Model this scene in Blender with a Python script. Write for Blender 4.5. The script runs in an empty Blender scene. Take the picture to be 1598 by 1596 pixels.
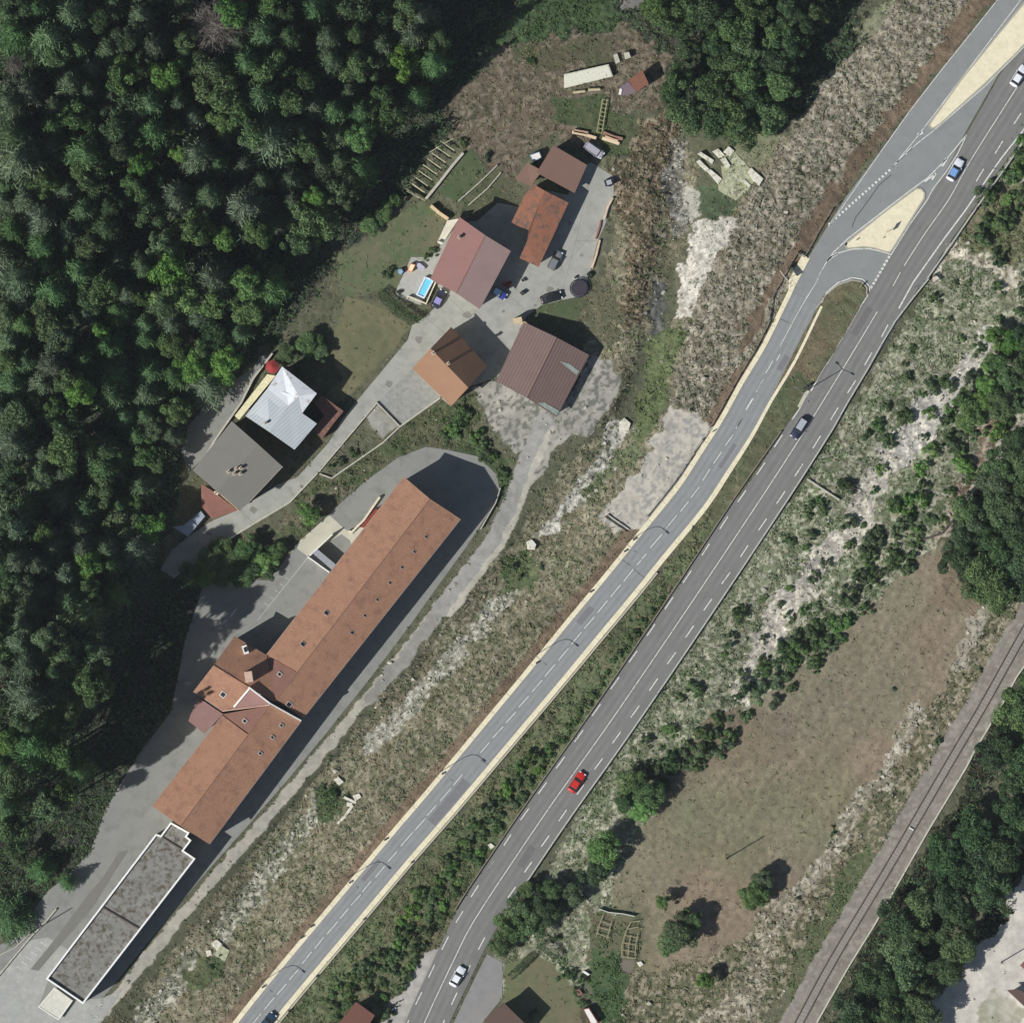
import bpy, bmesh, math, random
import numpy as np
from mathutils import Vector, Matrix
from mathutils.geometry import tessellate_polygon
R = math.radians
random.seed(7); rng = np.random.default_rng(7)
scene = bpy.context.scene
col = scene.collection
S = 0.125                                   # metres per photo pixel
# ------------------------------------------------------------ camera
cam_d = bpy.data.cameras.new('Camera'); cam = bpy.data.objects.new('Camera', cam_d); col.objects.link(cam)
cam.location = (0, 0, 3000); cam.rotation_euler = (0, 0, 0)
cam_d.sensor_width = 36; cam_d.sensor_fit = 'HORIZONTAL'
cam_d.lens = 36 * 3000 / (1598 * S); cam_d.clip_start = 10; cam_d.clip_end = 9000
scene.camera = cam
# ------------------------------------------------------------ light
SUN_EL = R(42); SUNH = Vector((-0.86, -0.51)).normalized()
world = bpy.data.worlds.new('World'); scene.world = world; world.use_nodes = True
nt = world.node_tree; bg = nt.nodes['Background']
sky = nt.nodes.new('ShaderNodeTexSky'); sky.sky_type = 'NISHITA'; sky.sun_disc = False
sky.sun_elevation = SUN_EL; sky.sun_rotation = math.atan2(SUNH.x, SUNH.y)
nt.links.new(sky.outputs[0], bg.inputs[0]); bg.inputs[1].default_value = 0.06
sl = bpy.data.lights.new('Sun', 'SUN'); sl.energy = 4.6; sl.angle = R(0.5); sl.color = (1, 0.985, 0.95)
sun = bpy.data.objects.new('Sun', sl); col.objects.link(sun); sun.location = (0, 0, 60)
sd = Vector((SUNH.x * math.cos(SUN_EL), SUNH.y * math.cos(SUN_EL), math.sin(SUN_EL)))
sun.rotation_euler = sd.to_track_quat('Z', 'Y').to_euler()
scene.view_settings.view_transform = 'Standard'; scene.view_settings.look = 'None'
scene.view_settings.exposure = 0.0; scene.view_settings.gamma = 1.0
scene.render.resolution_x = 1024; scene.render.resolution_y = 1022

# ------------------------------------------------------------ coordinates
def P(p, q=None):
    if q is not None: p = (p, q)
    return ((p[0] - 799) * S, (798 - p[1]) * S)
ZM = dict(A=(560,160,3.192), B=(220,520,3.192), C=(200,900,3.192), D=(0,1196,3.99), E=(1150,0,3.5625), F=(1150,400,3.5625),
          G=(400,1196,3.99), H=(760,1196,3.99), I=(1160,1196,3.648), J=(1150,800,3.5625), K=(750,800,3.5625), L=(750,500,3.5625),
          T=(680,0,3.196), Q=(900,200,5.32), R=(600,380,10.64), U=(740,400,7.98), V=(1340,300,6.186), X=(1340,540,3.988),
          Y=(930,1380,5.327), Z=(1398,1000,7.98), M=(0,0,3.99), N=(350,0,3.99), O=(0,400,3.99), W=(0,800,3.99), f=(0,0,1))
def zp(k, s):
    """survey points: a tile letter and 'x,y x,y ...' -> list of photo pixels"""
    ox, oy, sc = ZM[k]; out = []
    for t in s.split():
        if t[0].isalpha(): ox, oy, sc = ZM[t[0]]; t = t[1:]
        x, y = t.split(','); out.append((ox + float(x) / sc, oy + float(y) / sc))
    return out
def wp(k, s): return [P(p) for p in zp(k, s)]

def tag(o, label=None, cat=None, group=None, kind=None):
    if label: o['label'] = label
    if cat: o['category'] = cat
    if group: o['group'] = group
    if kind: o['kind'] = kind
    return o
def empty(name, loc, rz=0, label=None, cat=None, group=None, scale=None):
    o = bpy.data.objects.new(name, None); col.objects.link(o); o.location = loc; o.rotation_euler = (0, 0, rz)
    o.empty_display_size = 0.3
    if scale: o.scale = (scale,) * 3
    return tag(o, label, cat, group)
def copy_tree(o, parent=None):
    c = o.copy(); col.objects.link(c); c.parent = parent
    for ch in list(o.children): copy_tree(ch, c)
    return c

# ------------------------------------------------------------ materials
def lin(c):
    return tuple(((v / 255) / 12.92 if v / 255 <= 0.04045 else ((v / 255 + 0.055) / 1.055) ** 2.4) for v in c)
MATS = {}
def mat(name, c, rough=0.8, var=0.15, scale=2.0, fine=0.0, fscale=12.0, bump=0.0, metal=0.0, stain=None, ribs=None, spec=0.3, coat=0):
    """c is an sRGB triple; mottled by two noises; stain=(rgb,scale,lo,hi); ribs=(angle,period,amount)"""
    if name in MATS: return MATS[name]
    m = bpy.data.materials.new(name); m.use_nodes = True; n = m.node_tree.nodes; l = m.node_tree.links
    b = n['Principled BSDF']; b.inputs['Roughness'].default_value = rough; b.inputs['Metallic'].default_value = metal
    b.inputs['Specular IOR Level'].default_value = spec
    if coat: b.inputs['Coat Weight'].default_value = coat; b.inputs['Coat Roughness'].default_value = 0.08
    tc = n.new('ShaderNodeNewGeometry').outputs['Position']
    def noise(sc, det=4, ro=0.6):
        t = n.new('ShaderNodeTexNoise'); t.inputs['Scale'].default_value = sc; t.inputs['Detail'].default_value = det
        t.inputs['Roughness'].default_value = ro; l.new(tc, t.inputs['Vector']); return t.outputs['Fac']
    def mapr(src, a, bb, lo=0.3, hi=0.7):
        r = n.new('ShaderNodeMapRange'); r.inputs[1].default_value = lo; r.inputs[2].default_value = hi
        r.inputs[3].default_value = a; r.inputs[4].default_value = bb; l.new(src, r.inputs[0]); return r.outputs[0]
    def math_(op, a, bb):
        r = n.new('ShaderNodeMath'); r.operation = op
        for i, v in enumerate((a, bb)):
            if isinstance(v, (int, float)): r.inputs[i].default_value = v
            else: l.new(v, r.inputs[i])
        return r.outputs[0]
    f = mapr(noise(scale), 1 - var, 1 + var)
    if fine: f = math_('MULTIPLY', f, mapr(noise(fscale, 3, 0.7), 1 - fine, 1 + fine))
    rib = None
    if ribs:
        ang, per, amt = ribs
        mp = n.new('ShaderNodeMapping'); mp.inputs['Rotation'].default_value = (0, 0, ang); l.new(tc, mp.inputs['Vector'])
        w = n.new('ShaderNodeTexWave'); w.wave_type = 'BANDS'; w.bands_direction = 'X'; w.inputs['Scale'].default_value = 0.314 / per
        w.inputs['Distortion'].default_value = 0.25; w.inputs['Detail'].default_value = 1; l.new(mp.outputs[0], w.inputs['Vector'])
        rib = w.outputs['Fac']; f = math_('MULTIPLY', f, mapr(rib, 1 - amt, 1 + amt, 0, 1))
    rgb = n.new('ShaderNodeRGB'); rgb.outputs[0].default_value = (*lin(c), 1)
    vm = n.new('ShaderNodeVectorMath'); vm.operation = 'SCALE'; l.new(rgb.outputs[0], vm.inputs[0]); l.new(f, vm.inputs['Scale'])
    out = vm.outputs[0]
    if stain:
        sc_, ssc, lo, hi = stain
        mx = n.new('ShaderNodeMix'); mx.data_type = 'RGBA'; l.new(mapr(noise(ssc, 6, 0.65), 0, 1, lo, hi), mx.inputs[0])
        l.new(out, mx.inputs[6]); mx.inputs[7].default_value = (*lin(sc_), 1); out = mx.outputs[2]
    l.new(out, b.inputs['Base Color'])
    if bump:
        bm_ = n.new('ShaderNodeBump'); bm_.inputs['Strength'].default_value = bump; bm_.inputs['Distance'].default_value = 0.05
        l.new(rib if rib is not None else noise(fscale, 4, 0.7), bm_.inputs['Height']); l.new(bm_.outputs[0], b.inputs['Normal'])
    MATS[name] = m; return m

def leaf_mat(name, c1, c2, trans=0.25):
    m = bpy.data.materials.new(name); m.use_nodes = True; n = m.node_tree.nodes; l = m.node_tree.links
    b = n['Principled BSDF']; b.inputs['Roughness'].default_value = 0.75; b.inputs['Specular IOR Level'].default_value = 0.15
    at = n.new('ShaderNodeAttribute'); at.attribute_name = 'tone'
    oi = n.new('ShaderNodeObjectInfo')
    mx = n.new('ShaderNodeMix'); mx.data_type = 'RGBA'; l.new(at.outputs['Fac'], mx.inputs[0])
    mx.inputs[6].default_value = (*lin(c1), 1); mx.inputs[7].default_value = (*lin(c2), 1)
    hs = n.new('ShaderNodeHueSaturation'); l.new(mx.outputs[2], hs.inputs['Color'])
    for k, a, bb in (('Hue', 0.485, 0.512), ('Value', 0.8, 1.2), ('Saturation', 0.85, 1.08)):
        r = n.new('ShaderNodeMapRange'); r.inputs[3].default_value = a; r.inputs[4].default_value = bb
        mu = n.new('ShaderNodeMath'); mu.operation = 'MULTIPLY'; l.new(oi.outputs['Random'], mu.inputs[0])
        mu.inputs[1].default_value = {'Hue': 7.31, 'Value': 3.77, 'Saturation': 5.13}[k]
        fr = n.new('ShaderNodeMath'); fr.operation = 'FRACT'; l.new(mu.outputs[0], fr.inputs[0]); l.new(fr.outputs[0], r.inputs[0])
        l.new(r.outputs[0], hs.inputs[k])
    l.new(hs.outputs[0], b.inputs['Base Color'])
    if trans:
        tr = n.new('ShaderNodeBsdfTranslucent'); l.new(hs.outputs[0], tr.inputs['Color'])
        ms = n.new('ShaderNodeMixShader'); ms.inputs[0].default_value = trans
        l.new(b.outputs[0], ms.inputs[1]); l.new(tr.outputs[0], ms.inputs[2]); l.new(ms.outputs[0], n['Material Output'].inputs[0])
    MATS[name] = m; return m
def col_mat(name, fine=0.35, fscale=6.0, bump=0.5, coarse=0.2):
    m = bpy.data.materials.new(name); m.use_nodes = True; n = m.node_tree.nodes; l = m.node_tree.links
    b = n['Principled BSDF']; b.inputs['Roughness'].default_value = 0.95; b.inputs['Specular IOR Level'].default_value = 0.1
    at = n.new('ShaderNodeAttribute'); at.attribute_name = 'Col'
    pos = n.new('ShaderNodeNewGeometry').outputs['Position']
    def fac(sc, amt, det=4):
        t = n.new('ShaderNodeTexNoise'); t.inputs['Scale'].default_value = sc; t.inputs['Detail'].default_value = det; t.inputs['Roughness'].default_value = 0.7
        l.new(pos, t.inputs['Vector']); r = n.new('ShaderNodeMapRange'); r.inputs[1].default_value = 0.32; r.inputs[2].default_value = 0.68
        r.inputs[3].default_value = 1 - amt; r.inputs[4].default_value = 1 + amt; l.new(t.outputs['Fac'], r.inputs[0]); return r.outputs[0], t.outputs['Fac']
    a, _ = fac(0.7, coarse); c_, h = fac(fscale, fine)
    mu = n.new('ShaderNodeMath'); mu.operation = 'MULTIPLY'; l.new(a, mu.inputs[0]); l.new(c_, mu.inputs[1])
    vm = n.new('ShaderNodeVectorMath'); vm.operation = 'SCALE'; l.new(at.outputs['Color'], vm.inputs[0]); l.new(mu.outputs[0], vm.inputs['Scale'])
    l.new(vm.outputs[0], b.inputs['Base Color'])
    if bump:
        bm_ = n.new('ShaderNodeBump'); bm_.inputs['Strength'].default_value = bump; bm_.inputs['Distance'].default_value = 0.15
        l.new(h, bm_.inputs['Height']); l.new(bm_.outputs[0], b.inputs['Normal'])
    MATS[name] = m; return m

# ------------------------------------------------------------ mesh builder
class MB:
    def __init__(s): s.v = []; s.f = []
    def quad(s, pts):
        i = len(s.v); s.v += [tuple(p) for p in pts]; s.f.append(tuple(range(i, i + len(pts)))); return s
    def box(s, c, size, rz=0, taper=1.0):
        x, y, z = c; a, b, h = (t / 2 for t in size); ca, sa = math.cos(rz), math.sin(rz); i = len(s.v)
        for dz, k in ((-h, 1), (h, taper)):
            for dx, dy in ((-a, -b), (a, -b), (a, b), (-a, b)):
                s.v.append((x + (dx * ca - dy * sa) * k, y + (dx * sa + dy * ca) * k, z + dz))
        s.f += [tuple(i + j for j in q) for q in ((3,2,1,0),(4,5,6,7),(0,1,5,4),(1,2,6,5),(2,3,7,6),(3,0,4,7))]; return s
    def tube(s, p, q, r, r2=None, n=8):
        p = Vector(p); q = Vector(q); d = (q - p); r2 = r if r2 is None else r2
        if d.length < 1e-6: return s
        d.normalize(); u = d.orthogonal().normalized(); w = d.cross(u); i = len(s.v)
        for c, rr in ((p, r), (q, r2)):
            for k in range(n):
                a = 2 * math.pi * k / n; s.v.append(tuple(c + (u * math.cos(a) + w * math.sin(a)) * rr))
        for k in range(n): s.f.append((i + k, i + (k + 1) % n, i + n + (k + 1) % n, i + n + k))
        s.f.append(tuple(i + n - 1 - k for k in range(n))); s.f.append(tuple(i + n + k for k in range(n))); return s
    def prism(s, pts, z0, z1):
        """pts: 2-D outline (may be concave)"""
        a = sum(pts[i][0] * pts[(i + 1) % len(pts)][1] - pts[(i + 1) % len(pts)][0] * pts[i][1] for i in range(len(pts)))
        if a < 0: pts = pts[::-1]
        n = len(pts); i = len(s.v); s.v += [(x, y, z0) for x, y in pts] + [(x, y, z1) for x, y in pts]
        for t in tessellate_polygon([[Vector((x, y, 0)) for x, y in pts]]):
            A, B_, C_ = (pts[k] for k in t)
            if (B_[0]-A[0])*(C_[1]-A[1]) - (B_[1]-A[1])*(C_[0]-A[0]) < 0: t = t[::-1]
            s.f.append(tuple(i + n + k for k in t)); s.f.append(tuple(i + k for k in t[::-1]))
        for k in range(n): s.f.append((i + k, i + (k + 1) % n, i + n + (k + 1) % n, i + n + k))
        return s
    def ribbon(s, pts, dl, dr, z0, z1, mitre=True):
        """strip along a 2-D polyline from offset dl (left +) to dr, a closed box section z0..z1"""
        A = offset(pts, dl); B_ = offset(pts, dr); n = len(pts); i = len(s.v)
        for k in range(n): s.v += [(*A[k], z0), (*B_[k], z0), (*B_[k], z1), (*A[k], z1)]
        for k in range(n - 1):
            a = i + 4 * k; b = a + 4
            s.f += [(a + 3, a + 2, b + 2, b + 3), (a + 2, a + 1, b + 1, b + 2), (a, a + 3, b + 3, b)]
        s.f += [(i, i + 1, i + 2, i + 3), tuple(i + 4 * (n - 1) + t for t in (3, 2, 1, 0))]
        return s
    def build(s, name, m, parent=None, smooth=False, bevel=0):
        me = bpy.data.meshes.new(name); me.from_pydata(s.v, [], s.f); me.update()
        if m: me.materials.append(m)
        if smooth:
            for p in me.polygons: p.use_smooth = True
        o = bpy.data.objects.new(name, me); col.objects.link(o)
        if parent: o.parent = parent
        if bevel:
            b = o.modifiers.new('Bevel', 'BEVEL'); b.width = bevel; b.segments = 2; b.limit_method = 'ANGLE'
        return o
def offset(pts, d):
    out = []; n = len(pts)
    for k in range(n):
        a = pts[max(k - 1, 0)]; b = pts[min(k + 1, n - 1)]; p = pts[k]
        def nrm(u, v):
            dx, dy = v[0] - u[0], v[1] - u[1]; L_ = math.hypot(dx, dy) or 1; return (-dy / L_, dx / L_)
        if k == 0: nx, ny = nrm(p, b); sc = 1
        elif k == n - 1: nx, ny = nrm(a, p); sc = 1
        else:
            n1 = nrm(a, p); n2 = nrm(p, b); nx, ny = n1[0] + n2[0], n1[1] + n2[1]; L_ = math.hypot(nx, ny) or 1
            nx, ny = nx / L_, ny / L_; sc = 1 / max(0.5, nx * n1[0] + ny * n1[1])
        out.append((p[0] + nx * d * sc, p[1] + ny * d * sc))
    return out
def smoothline(pts, n=4):
    """Catmull-Rom"""
    out = []; q = [pts[0]] + list(pts) + [pts[-1]]
    for i in range(1, len(q) - 2):
        p0, p1, p2, p3 = q[i - 1], q[i], q[i + 1], q[i + 2]
        for k in range(n):
            t = k / n
            out.append(tuple(0.5 * (2*p1[j] + (p2[j]-p0[j])*t + (2*p0[j]-5*p1[j]+4*p2[j]-p3[j])*t*t + (3*p1[j]-p0[j]-3*p2[j]+p3[j])*t**3) for j in (0, 1)))
    out.append(pts[-1]); return out

# ------------------------------------------------------------ survey of the roads (metres)
HW = smoothline([P(p) for p in [(1690,-25),(1588,135),(1515,250),(1481,311),(1445,362),(1411,415),(1389,453),(1318,571),(1245,689),(1172,801),(1047.5,987),(946,1135),(864,1250),(800,1344),(738,1439),(706,1502),(662,1596),(625,1690)]], 3)
SR = smoothline([P(p) for p in [(1300,400),(1280,430),(1258,466),(1217.4,549),(1180,611),(1148.6,668),(1113.5,723),(1078,777),(1014.7,854.7),(973,907),(912,980.5),(850.5,1055),(789,1128),(687,1249),(625.6,1319.6),(548,1412),(471.4,1503),(412.5,1574.5),(330,1680)]], 3)
def offv(line, ys, ds):
    """offset a line by a distance that varies with its photo row; negative is the north-west side"""
    out = []
    for k, p in enumerate(line):
        d = float(np.interp(798 - p[1] / S, ys, ds)); out.append(offset(line, d)[k])
    return out
def between(line, y0, y1): return [p for p in line if y0 <= 798 - p[1] / S <= y1]
def band(line, a, b): return a + b[::-1]
HW_NW = offv(HW, [104,209,650,700,780,1250,1400,1470,1600], [-4.4,-3.4,-3.3,-3.8,-4.25,-4.0,-4.1,-3.6,-3.5]); HW_SE = offset(HW, 4.5)
SRB = between(SR, 455, 1690)
NWY, NWD = [440,1000,1080,1340,1600], [-2.9,-2.9,-2.78,-2.43,-2.38]
SEY, SED = [440,650,720,850,1340,1600], [3.15,3.12,2.95,2.8,2.65,2.6]
SR_NW = offv(SRB, NWY, NWD); SR_SE = offv(SRB, SEY, SED)
SR_NWo = offv(SRB, NWY, [v - 0.92 for v in NWD]); SR_SEo = offv(SRB, [440,640,720,1600], [3.6,3.75,3.85,3.55])
JUNC = wp('E', '1560,-100 1455,-10 1130,395 960,615 770,880 600,1105 505,1255 405,1420 330,1560 F240,330 F350,330 F430,300 F490,208 F560,158 F640,128 F700,138 F732,172 F737,215 F800,120 F960,-100 E1280,720 E1480,370 E1596,235 E1800,-60')
STREAM = [P(p) for p in [(1075,180),(1060,260),(1065,330),(1040,420),(1035,500),(1005,600),(975,680),(935,745),(890,800),(840,860),(790,930),(740,985),(690,1040),(620,1120),(560,1190),(510,1240),(450,1320),(390,1395),(335,1465),(280,1530),(220,1600)]]
STREAM2 = wp('X', '790,-60 700,130 600,240 430,400 330,560 200,700 80,880 0,1040 J700,60 J450,270 J380,400 J230,560 J130,780 J40,1000')
LANE = [P(p) for p in [(850,660),(820,730),(800,785),(772,845),(730,900),(690,948)]]; EDGE = [P(p) for p in [(720,905),(655,985),(590,1068),(522,1150),(460,1225),(395,1300),(322,1382),(246,1474),(180,1555),(130,1620)]]
RAIL_C = smoothline([P(p) for p in [(1650,895),(1589.7,1000),(1532,1103.4),(1478,1195),(1381.5,1360.5),(1298.4,1499),(1246,1596),(1200,1680)]], 4)
YARD = [P(p) for p in [(420,905),(455,860),(475,840),(515,800),(565,755),(621,714),(665,697),(700,702),(745,712),(775,740),(781,770),(763,800),(730,850),(690,905),(645,968),(580,1055),(512,1140),(450,1215),(385,1290),(312,1372),(236,1464),(170,1545),(125,1605),(-60,1640),(-60,1510),(20,1462),(75,1390),(105,1365),(140,1330),(165,1262),(213,1180),(266,1112),(280,1045),(288,1000),(320,905)]]
LANE_L = wp('B', '90,1180 150,1080 240,1010 350,935 490,878 610,795 690,750 780,715 850,640 935,545 1000,430 1090,320 1240,140 1330,30 A265,1110 A330,1070 A440,960 A355,880 A310,1010 A250,990 A185,945 A260,770 A360,770 A500,600 A590,590 A690,500 A800,520 A900,430 A1040,460 A1130,310 A1160,300 A1270,370 A1270,470 A1230,600 A1190,690 A1150,850 A1120,960 A1010,985 A910,1010 A835,1065 A800,1130 A790,1230 A690,1370 A560,1410 A450,1505 A405,1470 A230,1596 B1290,465 B1175,345 B880,690 B740,845 B500,985 B165,1218')
ISL1 = wp('E', '1900,-260 1600,15 1450,195 1250,440 1085,670 1070,695 1078,713 1096,712 1130,690 1380,465 1560,290 1640,200 1900,-60')
ISL2 = wp('E', '612,1350 603,1366 615,1383 700,1373 760,1380 830,1402 850,1402 862,1390 1040,1105 1044,1075 1025,1052 1000,1048 960,1075 800,1195')
BULLET = wp('F', '0,1150 90,980 165,830 300,560 440,290 495,213 560,160 640,132 695,142 722,172 722,215 640,370 545,530 440,690 320,880 220,1030 110,1200 0,1360')
TRACK = wp('B', '600,110 560,170 440,250 330,340 230,470 200,600 235,690 330,605 500,345 560,225 640,105')
PADS = dict(pave_s=wp('G', '1435,1165 1530,1215 1535,1300 1530,1440 1400,1600 1380,1700 1180,1700 1300,1440'),
            gshoulder=wp('G', '1060,1160 1150,1120 1050,1350 900,1700 700,1700 790,1510 900,1380'))

# ------------------------------------------------------------ terrain raster
core = np.arange(-108, 108.01, 0.3)
ext = 108 + np.cumsum(1.5 * 1.24 ** np.arange(1, 24))
ax = np.concatenate([-ext[::-1], core, ext]); NX = len(ax)
GX, GY = np.meshgrid(ax, ax, indexing='xy')          # [row=y, col=x]
def vnoise(x, y, sc, seed):
    g = np.random.default_rng(seed).random((256, 256)); x = x * sc; y = y * sc
    xi = np.floor(x).astype(int); yi = np.floor(y).astype(int); fx = x - xi; fy = y - yi
    fx = fx * fx * (3 - 2 * fx); fy = fy * fy * (3 - 2 * fy)
    a = g[yi % 256, xi % 256]; b = g[yi % 256, (xi + 1) % 256]; c = g[(yi + 1) % 256, xi % 256]; d = g[(yi + 1) % 256, (xi + 1) % 256]
    return (a * (1 - fx) + b * fx) * (1 - fy) + (c * (1 - fx) + d * fx) * fy
def fbm(x, y, sc, seed, o=4):
    t = 0; a = 0.5; tot = 0
    for k in range(o): t = t + a * vnoise(x + 17.3 * k, y - 9.1 * k, sc * 2 ** k, seed + k); tot += a; a *= 0.5
    return t / tot
def inpoly(X, Y, poly):
    out = np.zeros(X.shape, bool); n = len(poly)
    for i in range(n):
        x1, y1 = poly[i]; x2, y2 = poly[(i + 1) % n]
        if y1 == y2: continue
        c = ((Y >= min(y1, y2)) & (Y < max(y1, y2)))
        out ^= c & (X < (x2 - x1) * (Y - y1) / (y2 - y1) + x1)
    return out
def dline(X, Y, pts):
    d = np.full(X.shape, 1e9)
    for a, b in zip(pts[:-1], pts[1:]):
        dx, dy = b[0] - a[0], b[1] - a[1]; L2 = dx * dx + dy * dy or 1
        t = np.clip(((X - a[0]) * dx + (Y - a[1]) * dy) / L2, 0, 1)
        d = np.minimum(d, np.hypot(X - a[0] - t * dx, Y - a[1] - t * dy))
    return d
WXn = fbm(GX, GY, 0.5, 11, 4) - 0.5; WYn = fbm(GX, GY, 0.5, 31, 4) - 0.5
def dens_noise(sc, seed): return np.clip((fbm(GX, GY, sc, seed, 4) - 0.5) * 3.2 + 0.5, 0, 1)
n1 = dens_noise(0.18, 51); n2 = dens_noise(0.9, 61); n3 = np.clip((vnoise(GX, GY, 2.4, 71) + vnoise(GX + 5, GY, 1.3, 72) - 1) * 1.6 + 0.5, 0, 1)
COL = np.zeros(GX.shape + (3,)); ROUGH = np.zeros(GX.shape); ID = np.zeros(GX.shape, np.int16)
TUFT = np.zeros(GX.shape); GRN = np.zeros(GX.shape); STONE = np.zeros(GX.shape)
def zone(mask, c1, c2, rough=0.1, zid=0, tuft=0.2, grn=0.2, stone=0.0, c3=None):
    c1, c2, c3 = (None if q is None else tuple(v * .76 + (sum(q) / 3) * .24 + 5 for v in q) for q in (c1, c2, c3))
    a = np.array(lin(c1)); b = np.array(lin(c2)); t = np.clip(0.5 * n1 + 0.5 * n2, 0, 1)[mask][:, None]
    c = a * (1 - t) + b * t
    if c3 is not None:
        u = np.clip((n3[mask] - 0.62) * 3.5, 0, 1)[:, None]; c = c * (1 - u) + np.array(lin(c3)) * u
    COL[mask] = c; ROUGH[mask] = rough; ID[mask] = zid; TUFT[mask] = tuft; GRN[mask] = grn; STONE[mask] = stone
def zpoly(k, s, *a, warp=2.0, **kw):
    pts = wp(k, s) if isinstance(s, str) else s
    zone(inpoly(GX + WXn * warp * 2, GY + WYn * warp * 2, pts), *a, **kw)
def zrib(pts, w, *a, warp=2.0, **kw):
    zone(dline(GX + WXn * warp * 2, GY + WYn * warp * 2, pts) < w, *a, **kw)
ZID = ['ground','forest_floor','scrub_slope','gravel_lane','gravel_lot','stream_bed','railway_ballast','dry_field','embankment','gravel_slope','lawn','quarry_yard']
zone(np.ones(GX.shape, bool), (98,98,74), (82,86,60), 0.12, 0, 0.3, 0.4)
# forests
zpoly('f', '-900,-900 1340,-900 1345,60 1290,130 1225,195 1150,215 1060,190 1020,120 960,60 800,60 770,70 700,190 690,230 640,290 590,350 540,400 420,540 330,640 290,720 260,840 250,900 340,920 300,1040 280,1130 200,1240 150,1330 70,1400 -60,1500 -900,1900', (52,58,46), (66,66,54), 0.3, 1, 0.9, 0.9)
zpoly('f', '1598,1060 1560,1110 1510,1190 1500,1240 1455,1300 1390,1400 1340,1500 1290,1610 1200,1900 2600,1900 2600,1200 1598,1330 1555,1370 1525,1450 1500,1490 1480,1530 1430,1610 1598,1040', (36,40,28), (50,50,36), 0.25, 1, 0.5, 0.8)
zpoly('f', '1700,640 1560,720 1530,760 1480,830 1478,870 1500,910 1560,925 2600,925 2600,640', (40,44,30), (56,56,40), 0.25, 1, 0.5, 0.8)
# meadow at the top, brush
zpoly('T', '290,250 480,190 850,165 900,130 1000,130 1160,300 1120,560 960,560 960,700 900,780 790,760 600,680 500,740 380,900 200,860 80,700 40,500 150,420 290,320', (108,92,74), (84,80,60), 0.12, 0, 0.6, 0.25, c3=(124,112,92))
zpoly('T', '590,480 820,480 960,560 980,760 900,760 700,640 560,600', (66,84,50), (82,88,56), 0.1, 0, 0.4, 0.9)
zpoly('T', '380,240 600,210 850,180 880,300 620,330 420,330', (78,86,56), (92,84,62), 0.1, 0, 0.4, 0.8)
zpoly('T', '250,190 400,60 420,-40 900,-40 900,140 700,165 460,200 300,250', (54,76,44), (68,92,52), 0.3, 0, 1.0, 1.0)
zpoly('T', '930,-40 1040,-40 1010,60 930,70', (120,116,112), (96,96,90), 0.1, 0, 0.2, 0.2)
# west scrub between lane and side road
zpoly('f', '1440,-40 1390,20 1330,80 1240,190 1170,260 1110,340 1060,420 1050,500 1040,640 960,660 900,600 940,480 960,320 1010,180 1060,190 1100,300 960,640 860,760 790,860 700,960 560,1130 420,1300 260,1490 190,1620 350,1620 560,1390 760,1150 980,860 1110,680 1200,520 1280,360 1400,170 1560,-40', (126,117,90), (98,99,70), 0.18, 2, 0.9, 0.5, 0.05, c3=(140,132,106))
zpoly('f', '1440,-40 1330,80 1240,190 1190,280 1130,350 1105,430 1070,500 1050,640 1120,650 1200,500 1290,340 1400,160 1540,-40', (144,136,116), (108,104,82), 0.3, 2, 1.0, 0.3, 0.15, c3=(162,152,132))
zpoly('E', '1350,-100 1500,-100 1130,390 960,610 760,880 600,1065 500,1230 420,1360 300,1530 240,1590 F180,250 F100,420 F0,560 F0,450 F200,130 F300,-40 E450,1120 E560,1000 E700,800 E1000,430', (108,90,70), (118,98,76), 0.12, 2, 0.3, 0.1, warp=1.6)
strip = (dline(GX, GY, SR[12:]) < np.interp(798 - GY / S, [850, 1340], [5.9, 5.2]) + WXn * 1.2) & (GX < np.interp(GY, [p[1] for p in SR[::-1]], [p[0] for p in SR[::-1]]))
zone(strip, (126,104,80), (112,94,72), 0.1, 2, 0.3, 0.1)
# green/brown bands round the stream
zpoly('Q', '480,-60 800,-60 720,500 640,1000 600,1300 500,1650 330,1650 400,1300 420,1000 330,600 330,450 200,350 250,200 440,250', (116,94,70), (86,82,58), 0.26, 2, 1.0, 0.2, c3=(150,134,108))
zpoly('A', '830,1070 920,1000 1090,990 1120,1010 1060,1080 1150,1130 900,1085', (70,90,54), (84,92,60), 0.06, 10, 0.3, 0.9)
zpoly('A', '1120,960 1180,900 1230,830 1330,1100 1260,1240 1200,1170 1080,1090 1130,1010', (112,106,80), (90,92,66), 0.12, 0, 0.8, 0.4)
zpoly('L', '960,60 1100,40 1150,100 1090,200 1030,400 990,560 930,680 860,650 840,560 900,330 930,120', (104,116,70), (86,98,58), 0.2, 5, 0.7, 0.8, 0.1)
zpoly('Q', '1000,470 1150,450 1300,600 1260,720 1050,760 1010,620', (66,84,56), (84,96,64), 0.1, 2, 0.4, 0.9)
zpoly('Q', '1310,720 1240,920 1140,1140 1070,1340 940,1560 800,1540 860,1200 930,900 1060,770', (206,198,180), (188,181,164), 0.13, 5, 0.1, 0.4, 0.7, c3=(164,160,144))
zpoly('Q', '900,480 1000,460 1025,680 960,850 880,760', (176,172,156), (140,138,120), 0.2, 5, 0.1, 0.4, 0.6)
zpoly('Q', '760,80 900,60 920,200 890,500 910,760 880,910 760,900 800,640 720,500 740,250', (118,114,100), (90,88,74), 0.3, 5, 0.3, 0.4, 1.4, c3=(160,156,144))
zpoly('Q', '620,1250 720,1250 730,1480 690,1700 580,1700', (110,110,102), (80,82,74), 0.35, 5, 0.1, 0.4, 2.0)
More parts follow.
